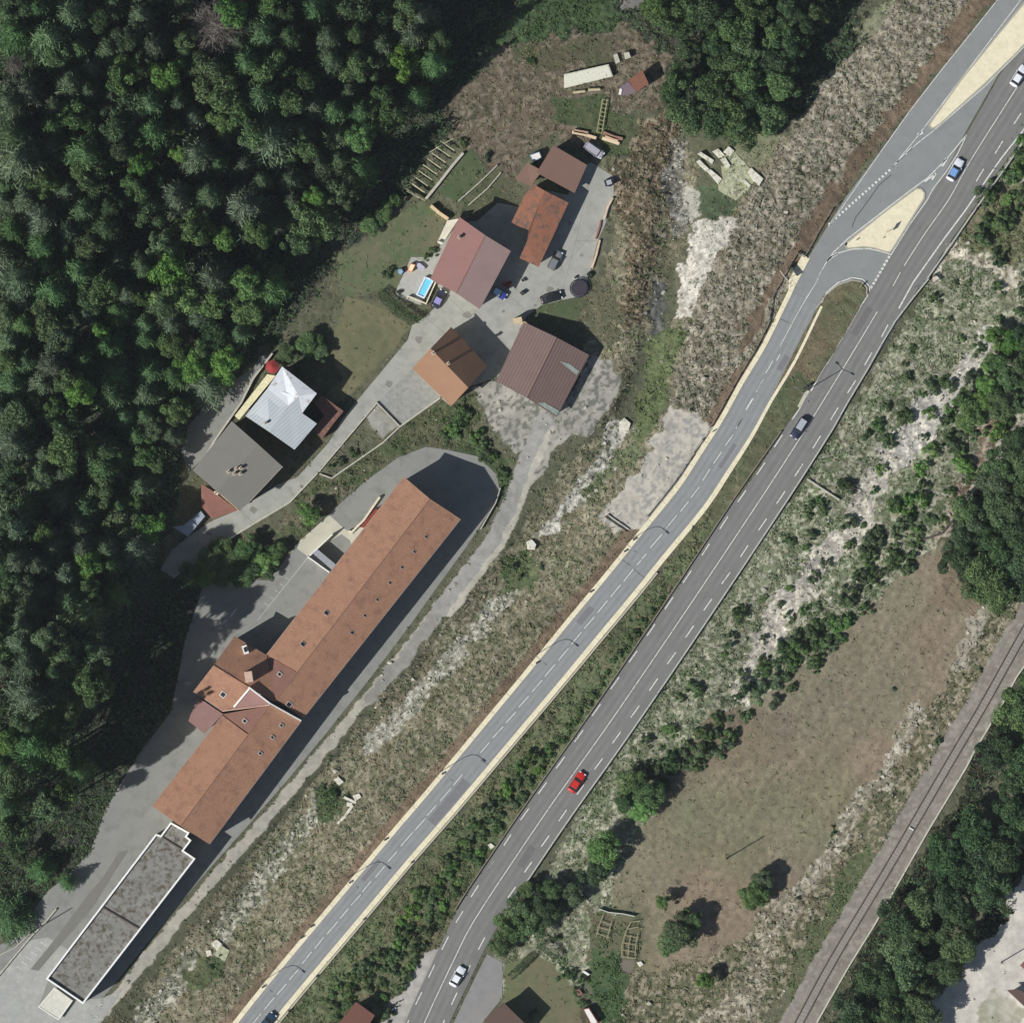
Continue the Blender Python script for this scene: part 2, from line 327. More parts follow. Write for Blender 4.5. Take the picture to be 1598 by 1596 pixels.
zpoly('L', '770,540 840,600 770,700 800,790 720,830 640,920 480,1090 400,1210 310,1200 440,1040 560,860 680,700 700,620', (198,192,176), (166,162,146), 0.28, 5, 0.15, 0.4, 1.2, c3=(110,112,92))
zpoly('L', '750,700 900,660 900,740 800,830 740,800 700,940 620,1000 520,1040 620,900', (100,112,72), (120,120,88), 0.22, 5, 0.6, 0.8, 0.4)
zrib([P(p) for p in [(800,925),(740,988),(690,1042),(620,1120),(580,1165)]], 1.5, (150,146,128), (120,120,96), 0.22, 5, 0.3, 0.6, 1.0, c3=(184,180,162))
zrib([P(p) for p in [(500,1255),(450,1322),(400,1385),(345,1455)]], 2.1, (134,132,112), (106,110,82), 0.25, 5, 0.6, 0.7, 0.6, c3=(176,172,152))
zrib([P(p) for p in [(300,1500),(262,1545),(215,1600)]], 1.8, (134,132,112), (106,110,82), 0.22, 5, 0.6, 0.7, 0.5, c3=(172,168,148))
zpoly('K', '130,260 300,240 330,380 230,450 120,430', (74,96,54), (92,102,64), 0.2, 2, 0.8, 0.9)
zpoly('G', '350,130 480,110 560,200 540,320 400,330', (70,90,54), (84,92,60), 0.2, 2, 0.8, 0.9)
zpoly('D', '1160,1270 1240,1180 1400,1220 1400,1280 1260,1400 1150,1400', (76,92,56), (92,98,62), 0.2, 2, 0.8, 0.9)
zpoly('L', '1040,460 1130,500 1200,530 1300,600 1200,740 960,1100 870,1180 780,1180 640,1090 720,1060 760,980 860,860 950,690 1010,600', (190,181,162), (170,163,148), 0.09, 9, 0.0, 0.2, 0.12, c3=(150,147,138), warp=2.0)
# farm track and gravel lot
zpoly('f', '700,690 745,690 790,720 800,760 780,790 760,800 740,840 700,700', (62,84,46), (80,92,56), 0.25, 0, 0.9, 0.95)
zpoly('B', '960,930 870,880 740,850 900,720 960,730 1290,470 1500,330 1596,330 A620,1400 A590,1596 B1596,560 B1540,600 B1420,550 B1280,610 B1100,740 B980,860 B930,900 B760,1050 B600,1160 B480,1240 B330,1240 B180,1215 B500,1000', (72,88,52), (96,92,66), 0.22, 0, 0.8, 0.8, 0.1)
zpoly('B', '700,1000 870,890 960,860 1060,770 1000,740 880,800 750,900', (110,104,82), (82,84,58), 0.2, 0, 0.6, 0.4, 0.6)
zpoly('L', '30,350 100,340 260,400 410,480 490,420 600,200 720,220 770,330 760,420 680,560 600,640 480,650 430,680 400,720 330,880 220,900 200,800 240,720 180,740 60,580 -10,430 -30,360', (170,163,150), (140,136,124), 0.06, 4, 0.05, 0.4, 0.15, c3=(108,110,98), warp=1.2)
zrib(EDGE, 1.0, (176,168,150), (150,146,132), 0.08, 3, 0.05, 0.4, 0.2, warp=0.7)
zrib([P(p) for p in [(715,915),(670,972),(625,1030),(580,1090)]], 1.3, (146,142,132), (128,125,116), 0.06, 3, 0.05, 0.4, 0.12, warp=1.2)
zrib(LANE, 1.9, (158,155,147), (134,132,126), 0.05, 3, 0.02, 0.4, 0.12, warp=0.5)
zrib(offset(LANE, 1.6), 0.6, (188,180,160), (160,154,138), 0.06, 3, 0.05, 0.4, 0.2, warp=0.7)
# embankment between the roads, median
zpoly('f', '1150,740 1120,800 1085,880 1045,960 870,1210 760,1370 660,1530 620,1620 420,1620 440,1590 560,1450 700,1290 860,1090 1040,880 1140,720 1190,640', (88,106,64), (104,100,70), 0.2, 8, 0.9, 0.75)
zpoly('f', '%s' % ' '.join('%f,%f' % (p[0] / S + 799, 798 - p[1] / S) for p in BULLET), (112,96,70), (90,96,62), 0.06, 8, 0.15, 0.5, warp=0.3)
zpoly('F', '0,1150 200,780 330,640 420,700 0,1400 -150,1600 -150,1400', (80,94,58), (98,94,66), 0.06, 8, 0.2, 0.7, warp=0.8)
# east side of the highway
zpoly('f', '1640,100 1545,290 1450,440 1378,560 1305,670 1175,860 1045,1050 940,1210 855,1350 785,1470 745,1540 900,1560 960,1420 1000,1300 1080,1180 1250,1040 1370,930 1470,840 1530,760 1600,680 1700,640 1700,150', (124,126,98), (96,110,74), 0.18, 2, 0.9, 0.8, 0.12, c3=(160,157,132))
zpoly('V', '1000,180 1260,0 1700,-100 1700,560 1540,700 1330,660 1200,620 1060,600 1010,480 1000,300', (88,98,60), (120,112,82), 0.3, 2, 0.8, 0.8)
zpoly('V', '860,540 1000,440 1030,600 1200,640 1540,720 1560,820 1500,940 1350,1010 1340,860 1200,730 1000,640 900,650 700,850 700,760', (214,202,178), (186,174,150), 0.22, 2, 0.1, 0.3, 0.9, c3=(136,132,100))
zpoly('X', '830,400 960,440 950,520 860,640 820,800 640,900 560,1000 600,860 720,700 740,520', (108,90,70), (126,108,88), 0.14, 0, 0.4, 0.3, 0.3, c3=(168,150,132))
zpoly('X', '900,540 1029,440 1060,560 900,640 850,720 880,590', (190,180,164), (150,140,124), 0.16, 2, 0.2, 0.3, 0.8)
zpoly('X', '720,850 800,830 560,1180 400,1230 470,1180 580,980', (190,176,154), (150,136,112), 0.16, 2, 0.2, 0.3, 0.7)
zrib(STREAM2[:4], 1.9, (178,172,160), (146,142,132), 0.2, 5, 0.1, 0.4, 0.9, c3=(206,198,178))
zrib(STREAM2[3:6], 3.0, (176,170,160), (146,142,134), 0.2, 5, 0.1, 0.4, 0.8, c3=(206,198,178))
zrib(STREAM2[5:], 2.3, (178,170,154), (146,140,128), 0.2, 5, 0.15, 0.4, 0.8, c3=(204,196,172))
# field, railway side
zpoly('f', '1467,848 1492,898 1515,926 1543,935 1500,1030 1450,1110 1390,1200 1340,1290 1250,1390 1170,1450 1120,1520 1000,1530 950,1400 1000,1290 1080,1180 1250,1040 1370,930 1430,870', (134,122,98), (120,114,88), 0.08, 7, 0.14, 0.5, c3=(128,116,92), warp=1.4)
zpoly('f', '1467,848 1492,898 1515,926 1545,935 1500,960 1450,940', (130,112,88), (118,106,82), 0.08, 7, 0.3, 0.2, warp=3.0)
zpoly('f', '1100,1120 1180,1100 1250,1120 1240,1180 1130,1200 1050,1250 1010,1290 1060,1190', (122,108,88), (114,104,82), 0.08, 7, 0.22, 0.3)
zpoly('f', '1543,935 1600,930 1598,960 1460,1190 1300,1420 1180,1620 900,1620 960,1520 1100,1500 1240,1400 1340,1290 1390,1200 1450,1110', (112,104,78), (86,92,60), 0.2, 0, 0.6, 0.5, 0.25, c3=(150,138,112))
zrib([P(p) for p in [(1545,940),(1512,990),(1500,1040)]], 1.3, (180,170,152), (134,126,104), 0.2, 0, 0.3, 0.4, 0.7)
zrib([P(p) for p in [(1430,1105),(1395,1180),(1375,1215),(1345,1250),(1320,1290),(1282,1345),(1262,1385)]], 1.7, (150,142,120), (118,112,88), 0.2, 0, 0.5, 0.4, 0.6, c3=(184,176,154))
zpoly('f', '1190,1400 1250,1380 1260,1420 1210,1470 1190,1560 1150,1600 1080,1596 1150,1540', (142,132,110), (110,104,80), 0.22, 0, 0.6, 0.4, 0.5, c3=(172,162,138))
zpoly('I', '230,1240 300,1060 400,900 560,600 700,420 760,560 560,860 420,1100 330,1300 260,1459', (84,98,58), (98,98,68), 0.14, 0, 0.6, 0.8)
zpoly('Y', '-40,180 400,250 350,700 200,720 -60,620', (88,96,62), (104,98,74), 0.12, 10, 0.5, 0.7)
zpoly('Y', '-20,540 200,600 230,720 280,760 230,1150 60,1150 -40,900', (60,88,50), (76,98,58), 0.25, 10, 0.8, 0.95)
zpoly('Y', '200,620 320,620 310,740 205,715', (118,108,92), (110,102,86), 0.02, 10, 0.0, 0.3, warp=0.2)
zpoly('H', '110,1230 210,1190 300,1150 470,1290 560,1400 600,1620 100,1620 100,1440', (98,108,68), (112,104,74), 0.04, 10, 0.12, 0.7, warp=0.6)
# lawns of the hamlet
zpoly('A', '-60,960 90,1010 265,1115 -20,1440 -120,1500 B900,330 B1000,240 B940,60', (98,102,66), (116,110,76), 0.04, 10, 0.1, 0.6, warp=0.5)
zpoly('A', '-140,760 0,720 200,560 330,490 430,560 400,690 360,740 240,830 190,930 100,930 -20,970 -100,900', (112,106,78), (84,102,62), 0.05, 10, 0.15, 0.6, warp=0.8)
zpoly('A', '510,240 570,240 640,330 500,500 400,450', (72,92,54), (86,96,60), 0.06, 10, 0.3, 0.8, warp=0.4)
zpoly('A', '640,330 700,340 720,420 600,560 500,520', (92,92,66), (74,84,52), 0.08, 10, 0.4, 0.6)
zpoly('A', '360,250 480,180 520,230 330,490 270,470 240,420', (112,110,84), (72,82,52), 0.15, 0, 0.6, 0.5)
zpoly('B', '1110,420 1175,350 1280,460 1200,520', (160,156,146), (126,126,112), 0.04, 4, 0.05, 0.3, 0.1, warp=0.4)
zpoly('A', '1170,170 1290,260 1280,330 1200,330', (140,136,110), (96,98,68), 0.15, 0, 0.5, 0.5, 0.4)
zpoly('E', '-60,860 130,680 240,735 190,880 120,950 70,930 -20,1010', (134,136,100), (112,116,80), 0.1, 0, 0.5, 0.7)
zpoly('E', '640,200 760,60 900,-60 860,60 800,130 700,290', (136,138,104), (116,118,84), 0.1, 0, 0.5, 0.7)
# quarry yard bottom right, gravel shoulder
zpoly('I', '1700,520 1596,590 1520,700 1500,880 1300,1030 1190,1200 1060,1350 1000,1600 2400,1600 2400,520', (206,198,182), (180,174,162), 0.05, 11, 0.02, 0.3, 0.1, warp=1.5)
zpoly('I', '1340,1330 1430,1260 1600,1380 1600,1600 1340,1600', (150,148,120), (180,174,156), 0.1, 11, 0.4, 0.5, 0.3, warp=1.5)
zpoly('f', PADS['gshoulder'], (176,170,160), (156,150,142), 0.04, 4, 0.02, 0.3, 0.1, warp=0.7)
zrib(RAIL_C, 3.3, (136,128,116), (124,116,104), 0.05, 6, 0.0, 0.3, 0.0, warp=0.4, c3=(146,138,124))
zrib(RAIL_C, 0.6, (146,138,128), (136,130,120), 0.03, 6, 0.0, 0.3, 0.0, warp=0.1)
# the dry field: broad tan and green patches and faint mowing lines
fm_ = ID == 7; pk = np.clip((fbm(GX, GY, .035, 611, 3) - .42) * 4.5, 0, 1)[fm_][:, None] * .55; COL[fm_] = COL[fm_] * (1 - pk) + np.array(lin((142,122,104))) * pk
gr_ = np.clip((fbm(GX + 40, GY, .05, 621, 3) - .5) * 4.5, 0, 1)[fm_][:, None] * .35; COL[fm_] = COL[fm_] * (1 - gr_) + np.array(lin((106,116,80))) * gr_
al_ = (GX * .62 + GY * .78); ac_ = (-GX * .78 + GY * .62); COL[fm_] *= (1 + .16 * (fbm(al_ * .06, ac_, 1.1, 631, 3) - .5) * 2)[fm_][:, None]
sc_m = np.isin(ID, (2, 8)); COL[sc_m] *= (1 + .3 * (fbm(al_ * 1.1, ac_ * .22, 1.0, 641, 3) - .5) * 2 + .25 * (fbm(GX, GY, .09, 651, 3) - .5) * 2)[sc_m][:, None]
# heights
HZ = np.zeros(GX.shape)
def sstep(t): t = np.clip(t, 0, 1); return t * t * (3 - 2 * t)
HZ -= 1.7 * sstep(1 - dline(GX, GY, STREAM) / 7.5)
HZ -= 0.9 * sstep(1 - dline(GX, GY, STREAM2) / 7.0)
f0 = P(250, 1000); f1 = P(720, 150); fl = math.hypot(f1[0]-f0[0], f1[1]-f0[1])
tt = -((GX - f0[0]) * (-(f1[1]-f0[1])) + (GY - f0[1]) * (f1[0]-f0[0])) / fl * -1
HZ += (0.16 + 0.12 * sstep((-GY - 5) / 20)) * np.clip(tt - 5, 0, 90)
HZ += 6.0 * sstep((tt - 3) / 9) * sstep((-GY + 2) / 12) * sstep((GY + 72) / 14)
HZ += 0.5 * (sstep((fbm(GX, GY, 0.05, 91, 3) - 0.4) * 2) - 0.5) * (ID != 6)
rough_n = (fbm(GX, GY, 1.1, 81, 3) - 0.5) * 2
HZ += ROUGH * rough_n * 1.3 + ROUGH * (n3 - 0.5) * 0.5
rail_m = sstep(1.6 - dline(GX, GY, RAIL_C) / 4.0); HZ = HZ * (1 - rail_m) + rail_m * (0.25 + ROUGH * rough_n * 0.5)
PAVED = inpoly(GX, GY, YARD) | inpoly(GX, GY, LANE_L) | inpoly(GX, GY, TRACK) | inpoly(GX, GY, JUNC) | inpoly(GX, GY, SR_NWo + SR_SEo[::-1]) | inpoly(GX, GY, PADS['pave_s']) | inpoly(GX, GY, HW_NW + HW_SE[::-1])
built = np.zeros(GX.shape, bool)
def soften(mask, r):
    m = mask.astype(float)
    for _ in range(r):
        m = np.maximum.reduce([m, np.roll(m, 1, 0) - 1 / r, np.roll(m, -1, 0) - 1 / r, np.roll(m, 1, 1) - 1 / r, np.roll(m, -1, 1) - 1 / r])
    return np.clip(m, 0, 1)
lotm = np.isin(ID, (3, 4, 10, 11))
fl1 = soften(PAVED | lotm, 6); HZ = HZ * (1 - fl1) + fl1 * (ROUGH * rough_n * 0.5 - 0.03)
HZ[PAVED] = -0.14
bul = inpoly(GX, GY, BULLET); HZ[bul] = 0.10 + 0.04 * rough_n[bul]
def ground(x, y):
    i = min(max(int(np.searchsorted(ax, x)) - 1, 0), NX - 2); j = min(max(int(np.searchsorted(ax, y)) - 1, 0), NX - 2)
    return float(HZ[j, i])
def gz(pts): return max(ground(*p) for p in pts)
# meshes of the zones
terr_mats = [col_mat('ground_dry'), col_mat('ground_scrub', fine=0.38, fscale=3.5, bump=0.55, coarse=0.25), col_mat('ground_smooth', fine=0.16, fscale=9, bump=0.25, coarse=0.12)]
idx = np.arange(NX * NX).reshape(NX, NX)
fa = np.stack([idx[:-1, :-1], idx[:-1, 1:], idx[1:, 1:], idx[1:, :-1]], -1).reshape(-1, 4)
fid = ID[:-1, :-1].reshape(-1)
V_all = np.stack([GX, GY, HZ], -1).reshape(-1, 3).astype(np.float32); C_all = COL.reshape(-1, 3)
def np_mesh(name, verts, faces, m, colors=None, tone=None, smooth=False):
    me = bpy.data.meshes.new(name); nv = len(verts); nf = len(faces); k = faces.shape[1]
    me.vertices.add(nv); me.vertices.foreach_set('co', np.ascontiguousarray(verts, np.float32).ravel())
    me.loops.add(nf * k); me.loops.foreach_set('vertex_index', np.ascontiguousarray(faces, np.int32).ravel())
    me.polygons.add(nf); me.polygons.foreach_set('loop_start', np.arange(0, nf * k, k, dtype=np.int32))
    me.polygons.foreach_set('use_smooth', np.full(nf, smooth)); me.update(calc_edges=True)
    if colors is not None:
        a = me.attributes.new('Col', 'FLOAT_COLOR', 'POINT'); c4 = np.ones((nv, 4), np.float32); c4[:, :3] = colors; a.data.foreach_set('color', c4.ravel())
    if tone is not None:
        a = me.attributes.new('tone', 'FLOAT', 'FACE'); a.data.foreach_set('value', tone.astype(np.float32))
    me.materials.append(m); return me
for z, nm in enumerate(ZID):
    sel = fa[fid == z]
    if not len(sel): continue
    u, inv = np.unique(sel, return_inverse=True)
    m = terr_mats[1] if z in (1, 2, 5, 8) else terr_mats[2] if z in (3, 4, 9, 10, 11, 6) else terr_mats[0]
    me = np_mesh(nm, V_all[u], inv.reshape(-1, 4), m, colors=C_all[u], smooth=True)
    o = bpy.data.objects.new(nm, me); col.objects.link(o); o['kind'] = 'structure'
exec_order = 'terrain done'

# ------------------------------------------------------------ paved surfaces
m_hw = mat('asphalt_highway', (119,118,115), 0.9, 0.05, 0.25, 0.05, 9, stain=((110,108,105), 0.35, 0.5, 0.8))
m_sr = mat('asphalt_side', (136,138,136), 0.9, 0.05, 0.3, 0.05, 9, stain=((122,125,123), 0.5, 0.5, 0.85))
m_yard = mat('asphalt_yard', (136,136,131), 0.92, 0.07, 0.3, 0.08, 8, stain=((116,117,112), 0.4, 0.5, 0.75))
m_conc = mat('concrete_court', (160,160,152), 0.9, 0.08, 0.35, 0.07, 6, stain=((140,141,132), 0.5, 0.45, 0.75))
m_pale = mat('pale_concrete', (188,184,166), 0.9, 0.08, 0.6, 0.08, 6)
m_cream = mat('cream_paving', (226,216,186), 0.85, 0.07, 0.5, 0.1, 5, stain=((202,190,158), 0.9, 0.52, 0.82))
m_kerb = mat('kerb_stone', (168,164,150), 0.85, 0.08, 2)
m_white = mat('road_paint', (216,216,208), 0.7, 0.1, 3, stain=((150,149,145), 2.2, 0.52, 0.68))
m_oldw = mat('worn_paint', (190,190,184), 0.8, 0.12, 2)
m_dark = mat('dark_seal', (78,76,74), 0.9, 0.1, 2)
def struct(name, mb, m, parent=None, **kw):
    o = mb.build(name, m, parent, **kw)
    if not parent: o['kind'] = 'structure'
    return o
hwb = MB(); hwb.prism(HW_NW + HW_SE[::-1], -0.3, 0.06)
wid = wp('E', '1640,650 1596,745 1470,925 1400,1030 1300,1180 1150,1400 1060,1540 F1000,200 F880,350 F800,300 F960,0 E1100,1100 E1400,600 E1700,200')
highway = struct('highway', hwb, m_hw)
# extra pavement where the exit lane widens the highway on the east side
struct('highway_shoulder', MB().prism(wp('E', '1760,300 1640,480 1560,620 1470,745 1300,1000 1100,1330 F900,80 F850,330 F940,260 F1065,120 F1130,0 E1300,1180 E1400,1030 E1500,890 E1640,700 E1860,400'), -0.3, 0.035), m_hw)
side = struct('side_road', MB().prism(SR_NW + SR_SE[::-1], -0.3, 0.03), m_sr)
struct('road_junction', MB().prism(JUNC, -0.35, 0.0), m_sr)
struct('upper_track', MB().prism(TRACK, -0.3, 0.0), m_yard)
struct('village_lane', MB().prism(LANE_L, -0.3, 0.0), m_conc)
struct('service_yard', MB().prism(YARD, -0.3, 0.0), m_yard)
struct('yard_slab', MB().prism(wp('B', '760,1058 940,905 1010,970 1060,1000 1130,920 1195,950 1070,1100 1040,1030 1000,1000 930,1040 830,1110'), -0.2, 0.035), m_pale)
struct('concrete_apron', MB().prism(wp('D', '-80,1330 60,1230 180,1080 300,1060 520,1200 300,1330 240,1490 370,1580 470,1450 640,1440 760,1380 700,1480 560,1660 -80,1660'), -0.2, 0.035), mat('apron', (160,160,155), 0.9, 0.08, 0.5, 0.1, 4, stain=((182,181,174), 0.7, 0.5, 0.75)))
struct('forecourt', MB().prism(wp('B', '1350,180 1490,320 1290,465 1175,345'), -0.2, 0.035), mat('forecourt_m', (150,150,144), 0.9, 0.1, 0.8, 0.08, 6, stain=((128,130,124), 1.2, 0.45, 0.7)))
struct('terrace_paving', MB().prism(wp('R', '430,300 520,250 700,300 880,250 820,420 800,520 700,540 480,860 370,940 200,860 180,800 330,480 380,420'), -0.2, 0.035), mat('terrace_m', (170,170,162), 0.9, 0.08, 1.5, 0.08, 6))
struct('car_bay', MB().prism(PADS['pave_s'], -0.3, 0.02), mat('bay_m', (136,134,132), 0.92, 0.08, 0.6, 0.1, 5))
struct('asphalt_path', MB().prism(wp('D', '740,530 800,520 720,640 580,870 400,1080 240,1270 190,1260 360,1050 560,780 640,690'), -0.1, 0.055), mat('path_m', (118,117,111), 0.92, 0.06, 0.8))
# repairs and joints in the asphalt
jb = MB()
for s_ in ('K848,310 K910,360', 'F235,345 F290,370', 'K0,1370 K40,1400', 'K760,240 K835,295'):
    a, b = wp('K', s_); jb.ribbon([a, b], 0.06, -0.06, 0.0, 0.036)
jb.ribbon(wp('E', '860,970 790,1030 720,1130 660,1210 640,1265'), 0.08, -0.08, 0, 0.006)
jb.build('repair_joint', m_dark, side)
tk = MB()
for d_ in (0.85, 2.25, -0.85, -2.25): tk.ribbon(offset(HW, d_), 0.3, -0.3, 0.055, 0.0635)
tk.build('wheel_track', mat('polished_asphalt', (124,123,120), 0.85, 0.08, 0.4, 0.06, 3), highway)
tk = MB()
for d_ in (0.8, 2.0, -0.8, -2.0): tk.ribbon(offset(SRB, d_), 0.28, -0.28, 0.025, 0.0345)
tk.build('wheel_track', mat('polished_asphalt_side', (141,142,142), 0.85, 0.08, 0.4, 0.06, 3), side)
tk = MB()
for y0_, y1_, d_, w_ in ((560,575,1.6,1.2), (955,985,-1.5,1.3), (1216,1262,1.5,1.9), (1352,1372,-1.4,.9), (700,712,1.5,.8)): tk.ribbon(offset(between(SR, y0_-14, y1_+14), d_), w_/2, -w_/2, 0.028, 0.038)
tk.build('asphalt_patch', mat('asphalt_patch_m', (122,121,122), 0.92, 0.08, 1.2), side)
tk = MB()
for y0_, y1_, d_, w_ in ((500,530,-1.6,1.3), (860,900,1.8,1.6), (1050,1075,-1.7,1.2), (1300,1350,1.7,1.5)): tk.ribbon(offset(between(HW, y0_-14, y1_+14), d_), w_/2, -w_/2, 0.06, 0.0665)
for y0_ in range(140, 1580, 90): q_ = between(HW, y0_-30, y0_+30); tk.ribbon([offset(q_, 4.2)[len(q_)//2], offset(q_, -3.1)[len(q_)//2]], 0.035, -0.035, 0.06, 0.067)
tk.build('asphalt_patch', mat('asphalt_patch_h', (110,108,106), 0.92, 0.08, 1.2), highway)
tk = MB()
for s_ in ('A830,1035 A720,930', 'A1000,985 A1080,700 A1130,470', 'A1190,690 A1075,690', 'A1215,600 A1000,840', 'A440,960 A560,1085', 'A330,1070 A430,1150', 'A100,1400 A200,1480', 'B935,545 B1010,600', 'B700,740 B760,800', 'B490,878 B560,945', 'A960,870 A860,1040'): tk.ribbon(wp('A', s_), 0.03, -0.03, -0.01, 0.004)
tk.build('slab_joint', mat('joint_dark', (120,120,112), 0.9))['kind'] = 'structure'
tk = MB(); jr_ = random.Random(4)
for c_ in [wp('A', q)[0] for q in ('1050,600', '1110,760', '950,930', '720,1040', '540,1060', '1140,420', '880,1010', '300,1180', '150,1400')] + [wp('B', q)[0] for q in ('800,760', '560,880', '340,1000', '1000,560', '1330,760', '680,1250', '520,1450')]:
    r0 = jr_.uniform(.3, .9); tk.prism([(c_[0] + math.cos(k*.7)*r0*jr_.uniform(.6, 1.2), c_[1] + math.sin(k*.7)*r0*jr_.uniform(.5, 1.1)) for k in range(9)], -0.01, 0.003)
tk.build('oil_stain', mat('stain_dark', (128,126,118), 0.7, 0.15, 2))['kind'] = 'structure'
# cream shoulders
struct('cream_verge_west', MB().prism(SR_NWo + SR_NW[::-1], -0.3, 0.11), m_cream)
struct('cream_verge_north', MB().prism(wp('E', '395,1438 408,1432 320,1600') + [SR_NW[0], SR_NWo[0]] + wp('F', '290,130 370,-20'), -0.3, 0.10), m_cream)
struct('cream_verge_east', MB().prism(SR_SE + SR_SEo[::-1], -0.3, 0.13), m_cream)
jv = MB()
for ln_, lo_ in ((SR_NW, SR_NWo), (SR_SE, SR_SEo)):
    acc = 0
    for k in range(len(ln_) - 1):
        L_ = math.dist(ln_[k], ln_[k+1]); n = int(L_ / 2.5) or 1
        for q in range(n):
            t = q / n; a = [ln_[k][c] + (ln_[k+1][c] - ln_[k][c]) * t for c in (0, 1)]; b = [lo_[k][c] + (lo_[k+1][c] - lo_[k][c]) * t for c in (0, 1)]
            jv.ribbon([a, b], 0.025, -0.025, 0.05, 0.137)
jv.build('verge_joint', mat('joint_cream', (170,162,136), 0.9), side)
def island(name, poly):
    kb = MB().ribbon(poly + poly[:2], 0.16, -0.16, -0.3, 0.135); kb2 = MB().prism(poly, -0.3, 0.12)
    o = struct(name, kb2, m_cream); kb.build('kerb', m_kerb, o); return o
island('traffic_island', ISL1); island('traffic_island', ISL2)
MB().ribbon([p for p in wp('F', '440,290 495,213 560,160 640,132 695,142 722,172 722,215')], 0.12, -0.12, -0.1, 0.16).build('median_kerb', m_kerb)['kind'] = 'structure'
# markings
def dashes(spec, w=0.17, z=0.09):
    mb = MB()
    for t in spec:
        a, b = wp(t[0], t[1:]); mb.ribbon([a, b], w / 2, -w / 2, z - 0.004, z)
    return mb
def sub(k, pairs):
    return [k + ' '.join('%g,%g' % p for p in ((q[0], q[1]), (q[2], q[3]))) for q in pairs]
mk = MB(); lw = 0.15
ctr = [i for i, p in enumerate(HW)]
solid1 = [p for p in HW if p[1] > P(0, 416)[1]]; solid2 = [p for p in HW if p[1] < P(0, 453)[1]]
mk.ribbon(solid1, lw/2, -lw/2, 0.086, 0.09); mk.ribbon(solid2, lw/2, -lw/2, 0.086, 0.09)
mk.ribbon(wp('E', '908,1515 868,1590'), lw/2, -lw/2, 0.086, 0.09)
def rep(k, first, step_list): pass
right = sub('E', [(1580,630,1540,690),(1478,785,1435,855),(1372,940,1330,1010)]) + sub('F', [(840,380,803,450),(750,535,710,605),(660,690,615,760),(563,840,520,910),(465,997,422,1067),(367,1153,322,1222),(268,1305,220,1375),(165,1458,120,1522)]) \
    + sub('K', [(1487,180,1445,245),(1388,330,1340,395),(1286,478,1240,543),(1185,627,1140,692),(1085,775,1038,840),(985,920,938,988),(883,1070,835,1137),(780,1215,733,1280),(680,1362,633,1425),(575,1510,535,1565)]) \
    + sub('H', [(495,268,447,338),(387,428,337,498),(280,590,233,657),(178,747,130,815),(78,905,35,970)]) + sub('G', [(1515,905,1472,970),(1422,1062,1383,1137),(1333,1235,1297,1305),(1250,1405,1215,1480),(1172,1575,1140,1640)])
left = sub('F', [(728,215,685,285),(637,370,593,440),(543,522,500,598),(448,683,412,750),(353,840,308,905),(253,992,208,1060),(157,1145,110,1213),(50,1300,5,1365)]) \
    + sub('K', [(1375,20,1330,90),(1272,172,1230,237),(1172,320,1125,390),(1070,468,1025,535),(970,618,925,683),(870,767,825,830),(770,913,722,980),(667,1062,620,1128),(570,1207,523,1272),(467,1355,420,1420),(367,1497,320,1562)]) \
    + sub('H', [(260,260,208,332),(150,420,105,490),(45,580,0,655)]) + sub('G', [(1480,578,1435,655),(1383,738,1337,810),(1287,898,1243,970),(1197,1055,1155,1138),(1110,1232,1073,1310),(1030,1402,992,1480),(950,1575,915,1650)])
d = dashes(right + left, 0.2)
n0 = len(mk.v); mk.v += d.v; mk.f += [tuple(i + n0 for i in f) for f in d.f]
mk.ribbon(offset(between(HW, 455, 660), -3.2), 0.03, -0.03, 0.086, 0.09)
mk.ribbon(wp('E', '1700,555 1596,720 1470,880 1380,1010 1270,1170 1150,1330 980,1570 F900,290'), 0.13, -0.13, 0.086, 0.09)
mk.build('lane_marking', m_white, highway)
mk = MB()
sc_ = [(240,545,220,580),(200,580,160,650),(148,685,108,753),(92,788,52,855),(38,887,0,950)]
sdash = sub('F', sc_) + sub('L', [(1570,330,1535,390),(1510,435,1475,495),(1465,530,1420,600),(1405,635,1360,695),(1340,730,1295,795),(1275,825,1235,890),(1215,925,1170,985),(1156,1005,1112,1062)]) \
    + sub('K', [(1093,10,1033,85),(1010,117,943,195),(923,225,870,290),(850,312,795,382),(778,400,723,467),(705,488,650,555),(633,577,577,643),(560,665,505,730),(490,752,432,820),(414,842,358,908),(342,930,285,995),(268,1018,212,1080),(197,1105,140,1168),(125,1188,68,1250),(48,1275,0,1333)]) \
    + sub('G', [(1285,45,1228,115),(1212,135,1145,212),(1120,240,1063,303),(1055,320,985,397),(977,405,900,493),(875,528,820,590),(800,618,740,690),(715,710,660,780),(650,795,590,862),(575,880,520,946),(508,962,440,1040),(420,1060,362,1133),(345,1150,285,1225),(262,1262,205,1325),(188,1350,128,1418),(112,1436,50,1510),(30,1535,-40,1620)])
mk = dashes(sdash, 0.15, 0.06)
mk.ribbon(wp('F', '385,235 330,330 240,500'), 0.06, -0.06, 0.056, 0.06)
zl = 0.09
def ln(k, s_, w): mk.ribbon(wp(k, s_), w / 2, -w / 2, zl - 0.012, zl)
ln('E', '1800,-300 1560,25 1300,370 1000,765 865,930', 0.16)
ln('E', '1900,-60 1640,230 1596,262 1380,480 1100,722 1000,800 865,930', 0.16)
ln('E', '1035,735 1005,752', 0.5); ln('E', '975,820 945,850', 0.4); ln('E', '935,860 890,905', 0.35)
ln('E', '1282,742 1240,795 1165,885 1060,990 960,1062 800,1185 620,1325 540,1400 500,1455 440,1560 F470,100 F385,235', 0.2)
ln('E', '1282,742 1225,860 1160,960 1090,1050 1060,1110 960,1250 855,1420', 0.17)
